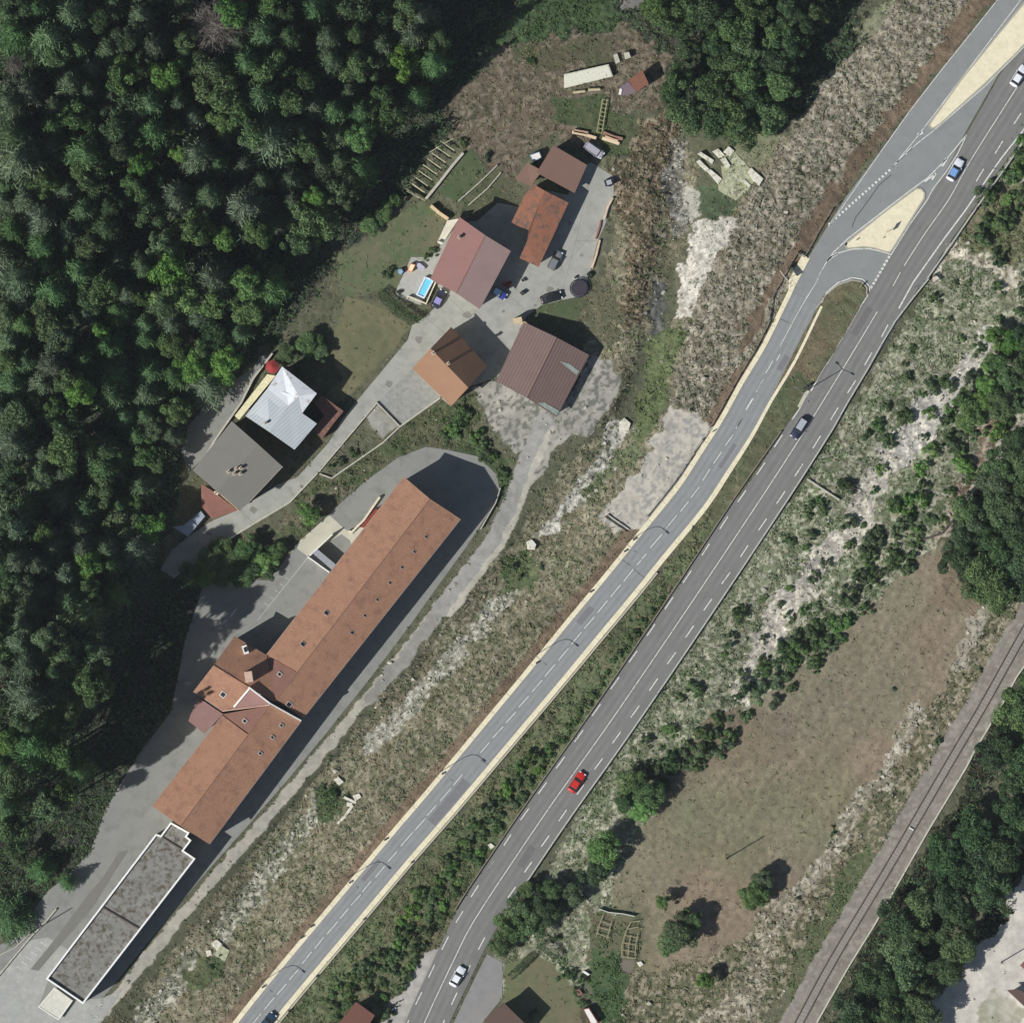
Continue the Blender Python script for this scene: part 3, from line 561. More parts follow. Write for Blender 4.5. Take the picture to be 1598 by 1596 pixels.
ln('E', '1168,880 1140,925', 0.5); ln('E', '1108,962 1085,1000', 0.4); ln('E', '1100,970 1045,1010', 0.3)
ln('E', '500,1455 530,1425 570,1405 640,1386 730,1383 790,1395 855,1415', 0.18); ln('E', '560,1408 525,1430 505,1452', 0.45)
ln('F', '455,285 500,200 560,148 640,118 700,128 735,165 738,195', 0.2)
ln('E', '1520,-100 1450,0 1130,400 960,620 770,888 640,1075 510,1262', 0.14)
for k in range(19):
    t = k / 18; x = 515 + (848 - 515) * t; y = 1245 + (948 - 1245) * t; ln('E', '%f,%f %f,%f' % (x - 5, y + 5, x + 5, y - 5), 0.45)
for k in range(9):
    t = k / 8; x = 845 + (748 - 845) * t; y = 5 + (172 - 5) * t; ln('F', '%f,%f %f,%f' % (x + 4, y - 7, x - 4, y + 7), 0.45)
mk.build('lane_marking', m_white, side)
# painted bays and lines in the yard
mk = MB()
mk.ribbon(wp('B', '835,1112 580,1430'), 0.05, -0.05, 0.03, 0.045)
for t in range(5): mk.ribbon(wp('B', '%f,%f %f,%f' % (720 - t * 26, 1215 + t * 32, 738 - t * 26, 1226 + t * 32)), 0.05, -0.05, 0.03, 0.045)
mk.ribbon(wp('B', '475,1372 445,1412'), 0.13, -0.13, 0.03, 0.045); mk.ribbon(wp('B', '430,1425 400,1450'), 0.08, -0.08, 0.03, 0.045)
for k_ in range(6): mk.ribbon(wp('D', '%f,%f %f,%f' % (250 - 30*k_, 1090 + 30*k_, 290 - 30*k_, 1115 + 30*k_)), 0.09, -0.09, 0.03, 0.045)
mk.build('painted_bay', m_oldw)['kind'] = 'structure'
# ------------------------------------------------------------ buildings
def PZ(p, z): x, y = P(p); k = 1 - z / 3000; return (x * k, y * k, z)
def inset_loop(loop, d):
    n = len(loop); a = sum(loop[i][0]*loop[(i+1)%n][1] - loop[(i+1)%n][0]*loop[i][1] for i in range(n)); sgn = 1 if a > 0 else -1; out = []
    for i in range(n):
        p0, p1, p2 = loop[i-1], loop[i], loop[(i+1)%n]
        def nn(u, v): dx, dy = v[0]-u[0], v[1]-u[1]; L_ = math.hypot(dx, dy) or 1; return (-dy/L_*sgn, dx/L_*sgn)
        a_, b_ = nn(p0, p1), nn(p1, p2); dot = a_[0]*b_[0] + a_[1]*b_[1]; k = d / max(0.35, 1 + dot)
        out.append((p1[0] + (a_[0]+b_[0])*k, p1[1] + (a_[1]+b_[1])*k, p1[2]))
    return out
class Block: pass
def block(root, faces, roof_m, wall_m, thick=0.2, inset=0.4, base=-0.8, win=5.0, win_h=1.3, win_w=1.1, storeys=1, sides=True, label=None, roofname='roof', win_m=None, door=False):
    """faces: lists of (x,y,z) world. Builds roof (solid) and walls that follow its outline"""
    key = lambda p: (round(p[0], 2), round(p[1], 2), round(p[2], 2)); cnt = {}
    F = []
    for f in faces:
        a = sum(f[i][0]*f[(i+1)%len(f)][1] - f[(i+1)%len(f)][0]*f[i][1] for i in range(len(f)))
        F.append(f if a > 0 else f[::-1])
    for f in F:
        for i in range(len(f)):
            e = (key(f[i]), key(f[(i+1) % len(f)])); cnt[frozenset(e)] = cnt.get(frozenset(e), 0) + 1
    mb = MB(); nxt = {}
    for f in F:
        mb.quad(f); mb.quad([(p[0], p[1], p[2] - thick) for p in f][::-1])
        for i in range(len(f)):
            a, b = f[i], f[(i+1) % len(f)]
            if cnt[frozenset((key(a), key(b)))] == 1:
                mb.quad([a, (a[0], a[1], a[2]-thick), (b[0], b[1], b[2]-thick), b]); nxt[key(a)] = b
    rf = mb.build(roofname, roof_m, root)
    if label: rf['label'] = label
    B_ = Block(); B_.F = F; B_.roof = rf
    def rz(x, y):
        for f in F:
            if inpoly(np.array([x]), np.array([y]), [(p[0], p[1]) for p in f])[0]:
                p0 = Vector(f[0]); n = Vector((0, 0, 0))
                for q in range(len(f)): n += (Vector(f[q]) - p0).cross(Vector(f[(q+1) % len(f)]) - p0)
                return p0.z - (n.x * (x - p0.x) + n.y * (y - p0.y)) / n.z
        return F[0][0][2]
    B_.z = rz
    if sides and nxt:
        st = next(iter(nxt)); loop = [nxt[st]]; k = key(loop[0])
        while k != st and k in nxt and len(loop) < 60: loop.append(nxt[k]); k = key(loop[-1])
        il = inset_loop(loop, inset); w = MB(); n = len(il)
        for i in range(n):
            a, b = il[i], il[(i+1) % n]
            w.quad([(a[0], a[1], base), (b[0], b[1], base), (b[0], b[1], b[2]-thick*0.7), (a[0], a[1], a[2]-thick*0.7)])
        w.build('wall', wall_m, root)
        wm = win_m or mat('window_glass', (40,48,54), 0.15, 0.1, spec=0.6); fm = mat('window_frame', (205,203,196), 0.6)
        if win:
            donedoor = not door
            for i in range(n):
                a, b = il[i], il[(i+1) % n]; L_ = math.hypot(b[0]-a[0], b[1]-a[1]); zt = min(a[2], b[2])
                if L_ < 2.6 or zt < 2.4: continue
                ang = math.atan2(b[1]-a[1], b[0]-a[0]); ns = max(1, int(L_ / win))
                for k in range(ns):
                    for s_ in range(storeys):
                        zc = 1.6 + s_ * 2.9
                        if zc + win_h / 2 > zt - 0.3: continue
                        t = (k + 0.5) / ns; x = a[0] + (b[0]-a[0])*t; y = a[1] + (b[1]-a[1])*t
                        if not donedoor and s_ == 0:
                            donedoor = True; MB().box((x, y, 1.0), (1.1, 0.14, 2.1), ang).build('door', mat('door_wood', (92,62,42), 0.6), root); continue
                        fo = MB().box((x, y, zc), (win_w, 0.12, win_h), ang).build('window', fm, root)
                        MB().box((x, y, zc), (win_w - 0.2, 0.17, win_h - 0.2), ang).build('pane', wm, fo)
    return B_
def chimney(root, B_, p, size=(0.7, 0.55), h=1.1, rz=0.0, m=None, pots=1):
    x, y = p; z = B_.z(x, y); m = m or mat('chimney_render', (186,172,150), 0.9, 0.1, 3)
    c = MB().box((x, y, z + h/2 - 0.35), (size[0], size[1], h + 0.7), rz).box((x, y, z + h + 0.06), (size[0] + .16, size[1] + .16, 0.12), rz).build('chimney', m, root)
    pm = MB()
    for k in range(pots):
        dx = (k - (pots-1)/2) * size[0] / max(pots, 1); pm.tube((x + dx*math.cos(rz), y + dx*math.sin(rz), z+h+.1), (x + dx*math.cos(rz), y + dx*math.sin(rz), z+h+.4), 0.13, 0.11)
    pm.build('chimney_pot', mat('terracotta_pot', (60,46,40), 0.8), c)
def skylight(root, B_, p, s=0.55, rz=0.0, frame=True):
    x, y = p; z = B_.z(x, y) + 0.09; e = 0.4; gx = (B_.z(x+e, y) - B_.z(x-e, y)) / (2*e); gy = (B_.z(x, y+e) - B_.z(x, y-e)) / (2*e)
    if abs(gx) > 1 or abs(gy) > 1: gx = gy = 0
    def pl(w, h, up):
        mb = MB(); ca, sa = math.cos(rz), math.sin(rz); vs = []
        for du in (-0.05, up):
            for a, b in ((-w,-h),(w,-h),(w,h),(-w,h)):
                dx, dy = a*ca-b*sa, a*sa+b*ca; vs.append((x+dx, y+dy, z + gx*dx + gy*dy + du))
        mb.v = vs; mb.f = [(3,2,1,0),(4,5,6,7),(0,1,5,4),(1,2,6,5),(2,3,7,6),(3,0,4,7)]; return mb
    f = pl(s/2 + (0.14 if frame else 0.05), s/2 + (0.18 if frame else 0.05), 0.12).build('skylight', mat('zinc_frame', (176,166,156) if 1 else 0, 0.5, 0.1, spec=0.5), root)
    pl(s/2 - 0.04, s/2, 0.15).build('pane', mat('dark_pane', (30,34,42), 0.15, 0.1, spec=0.6), f)
AX = math.atan2(-(1240-785), 260-600) # axis helper (unused sign)
axis = math.atan2(455, 340)           # direction of the long roofs, world
m_tile = mat('orange_tiles', (157,118,95), 0.9, 0.06, 0.5, 0.2, 3.5, bump=0.4, ribs=(-axis, 0.34, 0.08), stain=((126,94,78), 0.55, 0.5, 0.74))
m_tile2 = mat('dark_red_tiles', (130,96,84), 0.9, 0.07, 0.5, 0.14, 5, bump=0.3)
m_tile3 = mat('pink_tiles', (140,108,102), 0.9, 0.07, 0.5, 0.12, 5, bump=0.3)
m_cream_wall = mat('cream_render', (205,196,174), 0.9, 0.07, 0.5, 0.05, 4)
m_greywall = mat('grey_render', (168,166,158), 0.9, 0.08, 0.5, 0.05, 4)
m_whitecap = mat('white_capping', (226,224,216), 0.7, 0.05, 2)
root = empty('long_building', (*P(470, 1030), 0), 0, 'very long terracotta roofed building with a cross wing and dormers beside the service yard', 'building')
root.location = (0, 0, 0)
ze, zr = 8.4, 11.0
def c3(k, s_, zs):
    pts = zp(k, s_); return [PZ(p, z) for p, z in zip(pts, zs)]
Nn, Ee, Rn = zp('B', '1310,715 1592,925 1440,825')
G1 = zp('C', '845,475')[0]; V1 = zp('C', '735,614')[0]
bN = block(root, [[PZ(Nn, ze), *c3('C', '690,387', [ze]), PZ(G1, zr), PZ(Rn, zr)],
                  [PZ(Rn, zr), PZ(G1, zr), PZ(V1, zr), *c3('C', '872,702', [ze]), PZ(Ee, ze)]], m_tile, m_cream_wall, win=5, storeys=3, thick=0.25, door=True)
def zw(x, y, d=163.0):
    return zr - (zr - ze) * abs((x-425)*-.525 + (y-440)*.851) / d
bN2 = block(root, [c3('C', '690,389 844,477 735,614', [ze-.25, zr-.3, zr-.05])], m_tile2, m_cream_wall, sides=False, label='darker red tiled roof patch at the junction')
wingp = lambda s_: c3('C', s_, [zw(*map(float, t.split(','))) for t in s_.split()])
bWn = block(root, [c3('C', '530,295 690,389 735,614 730,624 600,548 425,440', [ze, ze, zr-.3, zr-.05, zr-.05, zr-.05]),
                   c3('C', '425,440 600,548 525,648 470,668 325,570', [zr-.05, zr-.05, zw(525,648), ze, ze])], m_tile, m_cream_wall, win=4, storeys=3, thick=0.25)
block(root, [c3('C', '601,549 705,634 470,670 526,649', [zr-.1, zr-.2, ze, zw(525,648)])], m_tile3, m_cream_wall, sides=False, label='faded pink tiled triangle of roof')
bS = block(root, [c3('C', '120,1140 470,690 600,787 260,1240', [ze, ze, zr, zr]),
                  c3('C', '260,1240 600,787 707,637 862,717 405,1330', [zr, zr, zr, ze, ze])], m_tile, m_cream_wall, win=5, storeys=3, thick=0.25)
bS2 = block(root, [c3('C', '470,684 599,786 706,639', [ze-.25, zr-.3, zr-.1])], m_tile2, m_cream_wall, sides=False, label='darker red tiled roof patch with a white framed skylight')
block(root, [c3('C', '345,597 472,682 380,782 300,717', [7.7, 7.7, 7.0, 7.0])], m_tile3, m_cream_wall, win=3, storeys=2, label='faded pink tiled lean-to roof')
gt = MB()
for a, b in ((PZ(Nn, ze), c3('C', '690,387', [ze])[0]), (PZ(Ee, ze), c3('C', '872,702', [ze])[0]), tuple(c3('C', '120,1140 470,690', [ze, ze])), tuple(c3('C', '862,717 405,1330', [ze, ze])), tuple(c3('C', '325,570 470,668', [ze, ze]))): gt.tube((a[0], a[1], a[2]-.1), (b[0], b[1], b[2]-.1), 0.1, n=6)
gt.build('gutter', mat('zinc_gutter', (150,140,132), 0.5), root)
# fire wall and white cappings
def wallstrip(name, pts3, w, h, m, parent):
    mb = MB()
    for a, b in zip(pts3[:-1], pts3[1:]):
        dx, dy = b[0]-a[0], b[1]-a[1]; L_ = math.hypot(dx, dy); nx, ny = -dy/L_*w/2, dx/L_*w/2
        for q in (1,):
            v = [(a[0]-nx, a[1]-ny, a[2]-.5), (b[0]-nx, b[1]-ny, b[2]-.5), (b[0]+nx, b[1]+ny, b[2]-.5), (a[0]+nx, a[1]+ny, a[2]-.5),
                 (a[0]-nx, a[1]-ny, a[2]+h), (b[0]-nx, b[1]-ny, b[2]+h), (b[0]+nx, b[1]+ny, b[2]+h), (a[0]+nx, a[1]+ny, a[2]+h)]
            i = len(mb.v); mb.v += v; mb.f += [tuple(i+j for j in t) for t in ((3,2,1,0),(4,5,6,7),(0,1,5,4),(1,2,6,5),(2,3,7,6),(3,0,4,7))]
    return mb.build(name, m, parent)
wallstrip('fire_wall', c3('C', '600,548 707,630 862,716', [zr, zr, ze]), 0.28, 1.15, m_whitecap, root)
wallstrip('capping', c3('C', '526,648 603,556', [zw(525,648), zr]), 0.34, 0.35, m_whitecap, root)
wallstrip('capping', c3('C', '470,668 706,637', [ze, zr]), 0.16, 0.12, mat('pale_capping', (205,170,150), 0.8), root)
ridge = MB()
for a, b in ((PZ(Rn, zr), PZ(V1, zr)), tuple(c3('C', '260,1240 707,637', [zr, zr])), tuple(c3('C', '425,440 600,548', [zr, zr]))): ridge.tube(a, b, 0.11, n=6)
ridge.build('ridge_cap', mat('ridge_tile', (140,106,90), 0.9), root)
for s_ in ('B1422,1013', 'B1364,1087', 'B1303,1164', 'B1243,1241', 'B1180,1325', 'B1118,1404', 'B1055,1489', 'C1118,274'): skylight(root, bN, wp('B', s_)[0], 0.5, axis, False)
for s_ in ('B927,1390', 'B810,1545'): skylight(root, bN, wp('B', s_)[0], 0.8, axis, False)
skylight(root, bN2, wp('C', '758,482')[0], 0.6, axis); skylight(root, bN, wp('C', '805,632')[0], 0.8, axis)
for s_ in ('767,736', '722,795', '662,875'): skylight(root, bS, wp('C', s_)[0], 0.5, axis)
skylight(root, bS2, wp('C', '585,714')[0], 0.6, axis); skylight(root, bWn, wp('C', '477,583')[0], 0.85, axis)
def dormer(root, B_, p, size, rz, name='dormer', m=None, h=1.5):
    x, y = p; z = B_.z(x, y)
    d = MB().box((x, y, z + h/2 - 0.6), (*size, h + 0.6), rz).build(name, m or m_whitecap, root)
    MB().box((x, y, z + h + .02), (size[0]*.55, size[1]*.5, 0.05), rz).build('vent', mat('window_glass', (40,48,54)), d)
dormer(root, bWn, wp('C', '588,360')[0], (1.7, 1.0), axis - 2.2, 'chimney_stack', h=1.4)
MB().box((*wp('C', '606,494')[0], zr + 0.6), (2.1, 1.5, 3.2), axis - 2.35).build('stair_tower', mat('tower_render', (196,168,150), 0.9), root)
# small shed roof and glazed canopy on the court side
wl = wp('B', '855,1095 955,1180 970,1150 880,1075')
MB().prism(wl, 0.0, 2.6).build('canopy', mat('canopy_glass', (150,152,158), 0.4, 0.2, 4), root)
wb = MB()
for pl_ in ('830,1112 938,1190', '840,1108 955,1000'): wb.ribbon(wp('B', pl_), 0.12, -0.12, -0.2, 1.3 if pl_[0:3] == '830' else 2.4)
tag(wb.build('courtyard_wall', m_whitecap), 'white topped retaining wall round the sunken court beside the long building', 'wall')
rb = empty('entrance_ramp', (0,0,0), 0, 'cream handrail and ramp with a red base against the long roof', 'ramp')
MB().ribbon(wp('B', '1190,815 1165,850 1110,930 1050,990 1035,985'), 0.2, -0.2, 0, 1.0).build('rail_wall', mat('cream_paint', (214,204,180)), rb)
MB().prism(wp('B', '1170,870 1185,882 1110,968 1092,965'), 0, 1.2).build('step', mat('brick_red', (130,62,50), 0.9), rb)

# flat roofed building
root = empty('flat_roof_building', (0,0,0), 0, 'long flat roofed building with white parapet and weathered grey roof at the lower left', 'building')
fo = wp('D', '285,1320 970,418 1000,428 1062,345 1180,410 1163,435 1192,458 1143,522 1217,572 517,1477')
fo = [(x*(1-7.3/3000), y*(1-7.3/3000)) for x, y in fo]
ins = [(p[0], p[1]) for p in inset_loop([(x, y, 0) for x, y in fo], 0.32)]
MB().prism(inset := [(p[0], p[1]) for p in inset_loop([(x, y, 0) for x, y in fo], 0.06)], -0.8, 6.6).build('wall', m_greywall, root)
pb = MB(); n = len(fo)
for k in range(n):
    a, b, c_, d_ = fo[k], fo[(k+1) % n], ins[(k+1) % n], ins[k]
    pb.quad([(*a, 7.3), (*b, 7.3), (*c_, 7.3), (*d_, 7.3)]); pb.quad([(*a, 6.55), (*b, 6.55), (*b, 7.3), (*a, 7.3)]); pb.quad([(*c_, 6.6), (*d_, 6.6), (*d_, 7.3), (*c_, 7.3)])
pb.build('parapet', mat('parapet_white', (236,236,232), 0.6, 0.04), root)
m_flat = mat('weathered_felt', (130,129,123), 0.95, 0.14, 0.5, 0.14, 5, stain=((88,80,66), 1.1, 0.47, 0.64), bump=0.2)
MB().prism([(p[0], p[1]) for p in inset_loop([(x, y, 0) for x, y in fo], 0.3)], 6.4, 6.64).build('roof', m_flat, root)
MB().ribbon(wp('D', '648,872 872,1003'), 0.14, -0.14, 6.6, 6.95).build('roof_upstand', mat('upstand', (96,84,78)), root)
MB().ribbon(wp('D', '1010,432 1143,515'), 0.12, -0.12, 6.6, 6.95).build('roof_upstand', mat('upstand', (96,84,78)), root)
for (a, b) in ((9, 0), (1, 0), (8, 9)):
    A_, B2 = fo[a], fo[b]; L_ = math.dist(A_, B2); ang = math.atan2(B2[1]-A_[1], B2[0]-A_[0]); ns = int(L_/3.2)
    for k in range(ns):
        for zc in (1.7, 4.8):
            t = (k+.5)/ns; w_ = MB().box((A_[0]+(B2[0]-A_[0])*t, A_[1]+(B2[1]-A_[1])*t, zc), (1.5, 0.12, 1.3), ang).build('window', mat('window_frame', (205,203,196)), root)
            MB().box((A_[0]+(B2[0]-A_[0])*t, A_[1]+(B2[1]-A_[1])*t, zc), (1.3, 0.17, 1.1), ang).build('pane', mat('window_glass', (40,48,54)), w_)
root = empty('entrance_canopy', (0,0,0), 0, 'low pale concrete canopy at the south end of the flat roofed building', 'canopy')
ca = wp('D', '343,1373 452,1452 366,1572 242,1492')
MB().prism(ca, 0.95, 1.15).build('roof', mat('canopy_slab', (200,198,186), 0.85, 0.1, 1.0), root)
MB().ribbon(ca[1:] + ca[:1], 0.1, -0.1, 1.1, 1.26).build('edge', m_whitecap, root)
MB().prism([(p[0], p[1]) for p in inset_loop([(x, y, 0) for x, y in ca], 0.3)], -0.2, 0.96).build('wall', m_greywall, root)

def gable(k, s_, ze, zr, rm, wm, nm, label, win=3.2, storeys=2, cat='house', door=True, thick=0.18):
    """s_: corners a b c d then ridge ends r1 (between a,b) r2 (between c,d)"""
    a, b, c_, d_, r1, r2 = zp(k, s_); root = empty(nm, (0,0,0), 0, label, cat)
    B_ = block(root, [[PZ(a, ze), PZ(r1, zr), PZ(r2, zr), PZ(d_, ze)], [PZ(r1, zr), PZ(b, ze), PZ(c_, ze), PZ(r2, zr)]], rm, wm, win=win, storeys=storeys, door=door, thick=thick)
    rr = MB().tube(PZ(r1, zr), PZ(r2, zr), 0.09, n=6).build('ridge_cap', rm, root)
    return root, B_
aR = math.atan2(285, 145)
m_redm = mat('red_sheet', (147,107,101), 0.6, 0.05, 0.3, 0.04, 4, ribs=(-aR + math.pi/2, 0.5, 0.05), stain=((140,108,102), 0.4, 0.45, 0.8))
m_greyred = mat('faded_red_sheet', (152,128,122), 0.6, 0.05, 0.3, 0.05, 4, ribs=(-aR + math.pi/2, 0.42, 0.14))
# centre red house: two slopes of different sheet
a, b, c_, d_, r1, r2 = zp('A', '500,570 757,740 602,1030 355,880 630,662 485,950')
root = empty('red_roof_house', (0,0,0), 0, 'house with a broad pinkish red metal roof next to the blue pool', 'house')
he, hr = 7.4, 9.0
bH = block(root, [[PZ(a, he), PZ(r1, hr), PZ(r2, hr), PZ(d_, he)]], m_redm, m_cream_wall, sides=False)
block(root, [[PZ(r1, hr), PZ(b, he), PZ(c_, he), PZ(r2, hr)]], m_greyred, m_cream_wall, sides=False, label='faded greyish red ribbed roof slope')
block(root, [[PZ(a, he-.05), PZ(r1, hr-.05), PZ(r2, hr-.05), PZ(d_, he-.05)], [PZ(r1, hr-.05), PZ(b, he-.05), PZ(c_, he-.05), PZ(r2, hr-.05)]], mat('roof_board', (92,74,60)), m_cream_wall, win=3.2, storeys=2, door=True, roofname='roof_boarding', thick=0.1)
MB().tube(PZ(r1, hr), PZ(r2, hr), 0.09, n=6).build('ridge_cap', m_redm, root)
chimney(root, bH, wp('A', '500,676')[0], (0.45, 0.45), 1.1, aR)
t_ = empty('balcony', (0,0,0)); t_.name = 'balcony'; t_.parent = root
bpy.data.objects.remove(t_)
MB().prism(wp('A', '440,590 498,580 420,700 395,690'), 3.0, 3.25).prism(wp('A', '395,690 420,700 412,712 390,698'), 3.0, 4.0).build('terrace', mat('pale_terrace', (215,208,190), 0.8), root)
MB().ribbon(wp('A', '358,515 398,550 445,582'), 0.32, -0.32, -0.1, 1.2).build('terrace_wall', mat('tan_wall', (214,188,150), 0.85), root)
# rusty house
aB = math.atan2(410-0, 150); 
root = empty('rusty_roof_house', (0,0,0), 0, 'house with a patchy rusty orange corrugated roof between the red and brown roofs', 'house')
m_rust = mat('rusty_sheet', (146,98,76), 0.8, 0.12, 0.6, 0.2, 4, ribs=(-R(63) + math.pi/2, 0.5, 0.1), stain=((104,84,74), 0.6, 0.48, 0.62))
z1, z2 = 4.2, 5.2
bB = block(root, [c3('A', '868,405 925,440 845,635 795,618 760,597 822,470', [z1+.3, z2, z2, z1+.5, z1, z1]),
                  c3('A', '925,440 1045,500 895,820 800,775 838,690 845,635', [z2, z1, z1, z1+.3, z2-.3, z2])], m_rust, m_greywall, win=3.4, storeys=1, door=True)
# brown roof at the top of the yard
root = empty('brown_roof_house', (0,0,0), 0, 'small house with a plain brown roof at the head of the concrete yard', 'house')
m_brown = mat('brown_tiles', (124,98,86), 0.9, 0.05, 0.4, 0.06, 6)
bC = block(root, [c3('A', '968,213 1137,312 1075,452 885,350', [4.0, 3.1, 3.1, 4.0])], m_brown, m_greywall, win=3, storeys=1)
block(root, [c3('A', '838,300 900,333 905,352 855,418 778,380', [3.1, 3.4, 3.4, 2.7, 2.7])], m_brown, m_greywall, win=0, label='lower brown annex roof')
# garage house, orange brown
a, b, c_, d_, r1, r2 = zp('A', '265,1325 460,1118 640,1312 460,1512 357,1225 545,1420')
root = empty('orange_gable_house', (0,0,0), 0, 'gabled house with one bright orange brown slope and one dark slope, forecourt in front', 'house')
m_or = mat('orange_brown_tiles', (148,114,90), 0.9, 0.05, 0.4, 0.07, 6)
bG = block(root, [[PZ(a, 6.4), PZ(r1, 9.2), PZ(r2, 9.2), PZ(d_, 6.4)], [PZ(r1, 9.2), PZ(b, 4.9), PZ(c_, 4.9), PZ(r2, 9.2)]], m_or, m_cream_wall, win=2.8, storeys=2, door=True)
chimney(root, bG, wp('A', '372,1250')[0], (0.6, 0.45), 1.2, 0.7); chimney(root, bG, wp('A', '446,1302')[0], (0.5, 0.45), 1.7, 0.7)
# barn
a, b, c_, d_, r1, r2 = zp('A', '820,1092 1148,1258 985,1567 683,1388 985,1170 838,1472')
root = empty('dark_roof_barn', (0,0,0), 0, 'barn with a dark brown ribbed roof and pale rooflights beside the gravel lot', 'barn')
m_barn = mat('barn_sheet', (116,96,90), 0.75, 0.06, 0.5, 0.05, 5, ribs=(R(-63) + math.pi/2, 0.62, 0.17))
bA = block(root, [[PZ(a, 3.3), PZ(r1, 5.2), PZ(r2, 5.2), PZ(d_, 3.3)], [PZ(r1, 5.2), PZ(b, 3.1), PZ(c_, 3.1), PZ(r2, 5.2)]], m_barn, m_greywall, win=4, storeys=1, door=True)
MB().tube(PZ(r1, 5.22), PZ(r2, 5.22), 0.12, n=6).build('ridge_cap', m_barn, root)
m_sky = mat('rooflight', (150,160,150), 0.5, 0.25, 2, 0.2, 5)
for s_ in ('1000,1290 1045,1300 1098,1340 1085,1358', '890,1497 925,1495 998,1535 985,1560'):
    q = wp('A', s_); MB().quad([(x, y, bA.z(x, y) + .06) for x, y in q]).quad([(x, y, bA.z(x, y) + .02) for x, y in q][::-1]).build('rooflight', m_sky, root)
tag(MB().box((*wp('U', '545,800')[0], 1.4), (1.6, 1.1, 3.0), 0.2).box((*wp('U', '640,850')[0], 1.0), (1.7, 0.8, 2.0), -0.6).build('lean_to_shed', mat('tan_shed', (204,182,146), 0.8), None), 'small cream lean-to shed at the north corner of the dark barn', 'shed')
# white / silver roofed house
root = empty('silver_roof_house', (0,0,0), 0, 'house with a ribbed pale silver metal roof, brilliant white on its upper part', 'house')
ph = R(-63) + math.pi/2
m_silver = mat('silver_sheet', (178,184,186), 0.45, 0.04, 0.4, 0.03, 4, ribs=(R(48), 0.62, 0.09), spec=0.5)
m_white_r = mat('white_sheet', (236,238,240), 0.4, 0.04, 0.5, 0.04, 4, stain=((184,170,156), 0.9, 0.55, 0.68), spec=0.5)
h1, h2 = 7.3, 8.3
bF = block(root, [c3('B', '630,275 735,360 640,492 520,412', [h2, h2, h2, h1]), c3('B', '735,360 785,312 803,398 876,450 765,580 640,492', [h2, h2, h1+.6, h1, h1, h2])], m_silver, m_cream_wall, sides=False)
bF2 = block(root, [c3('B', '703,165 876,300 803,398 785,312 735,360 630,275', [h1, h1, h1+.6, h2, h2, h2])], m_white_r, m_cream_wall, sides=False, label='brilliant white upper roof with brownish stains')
block(root, [c3('B', '703,167 874,300 802,397 874,450 765,578 640,490 522,412 630,275', [h1-.6]*8)], mat('roof_board', (92,74,60)), m_cream_wall, win=3, storeys=2, door=True, roofname='roof_boarding', thick=0.1)
chimney(root, bF, wp('B', '624,448')[0], (0.5, 0.4), 1.0, 0.6)
MB().prism(wp('B', '630,205 672,212 490,432 468,412'), 2.6, 2.9).build('balcony', mat('cream_balcony', (222,214,176), 0.8), root)
tag(MB().build('x', None), kind='structure'); bpy.data.objects.remove(bpy.data.objects['x'])
# red parasol
ux, uy = wp('B', '655,168')[0]; root = empty('parasol', (ux, uy, 0), 0, 'dark red octagonal parasol at the corner of the white roof', 'parasol')
mb = MB(); n = 8; top = (0, 0, 3.3)
for k in range(n):
    a0, a1 = k*math.pi/4, (k+1)*math.pi/4
    p, q = (1.35*math.cos(a0), 1.35*math.sin(a0)), (1.35*math.cos(a1), 1.35*math.sin(a1))
    mb.quad([top, (*p, 2.7), (*q, 2.7)]); mb.quad([(*p, 2.7), (*p, 2.5), (*q, 2.5), (*q, 2.7)])
mb.build('canopy', mat('parasol_red', (150,58,56), 0.8), root); MB().tube((0,0,0), (0,0,3.35), 0.03).build('pole', mat('pole_metal', (150,150,150), 0.4), root)
# grey roofed house
a, b, c_, d_, r1, r2 = zp('B', '452,438 703,662 490,885 258,683 582,552 378,788')
root = empty('grey_roof_house', (0,0,0), 0, 'large house with a taupe grey roof and a cluster of small chimneys by the lane', 'house')
m_grey = mat('grey_tiles', (123,121,114), 0.9, 0.04, 0.4, 0.06, 6)
bK = block(root, [[PZ(a, 8.1), PZ(r1, 9.0), PZ(r2, 9.0), PZ(d_, 8.1)], [PZ(r1, 9.0), PZ(b, 8.1), PZ(c_, 8.1), PZ(r2, 9.0)]], m_grey, m_cream_wall, win=3, storeys=2, door=True)
for s_ in ('440,690', '468,700', '500,672', '478,676', '498,700'): chimney(root, bK, wp('B', s_)[0], (0.55, 0.45), 0.8, 0.6)
MB().ribbon(wp('B', '708,664 494,890'), 0.1, -0.1, 7.9, 8.05).build('gutter', mat('zinc_gutter', (186,192,196), 0.4, metal=0.0), root)
wallstrip('verge_board', c3('B', '375,785 490,884', [8.9, 8.1]), 0.12, 0.1, mat('verge_cream', (222,196,150)), root)
# balcony / brick terraces
tb = MB().prism(wp('B', '905,313 1010,388 950,462 905,525 858,482 912,412 862,343'), -0.5, 3.0)
tag(tb.build('brick_terrace', mat('brick_paving', (120,88,78), 0.9, 0.15, 1.5, 0.2, 5, stain=((170,140,118), 1.5, 0.58, 0.7))), 'raised terrace of worn red brick paving east of the white roof', 'terrace')
root = empty('red_annex', (0,0,0), 0, 'low annex with a brick red roof against the south end of the grey roofed house', 'annex')
block(root, [c3('B', '300,750 372,795 482,882 355,925 300,860', [3.3, 3.3, 3.0, 2.6, 2.6])], mat('annex_red', (128,90,80), 0.9, 0.08, 0.8, 0.12, 5), m_cream_wall, win=0)
chimney(root, _b := block(root, [c3('B', '368,785 386,797 380,806 362,793', [3.6]*4)], m_whitecap, m_cream_wall, win=0, roofname='vent_cap'), wp('B', '374,795')[0], (0.3, 0.3), 0.4)
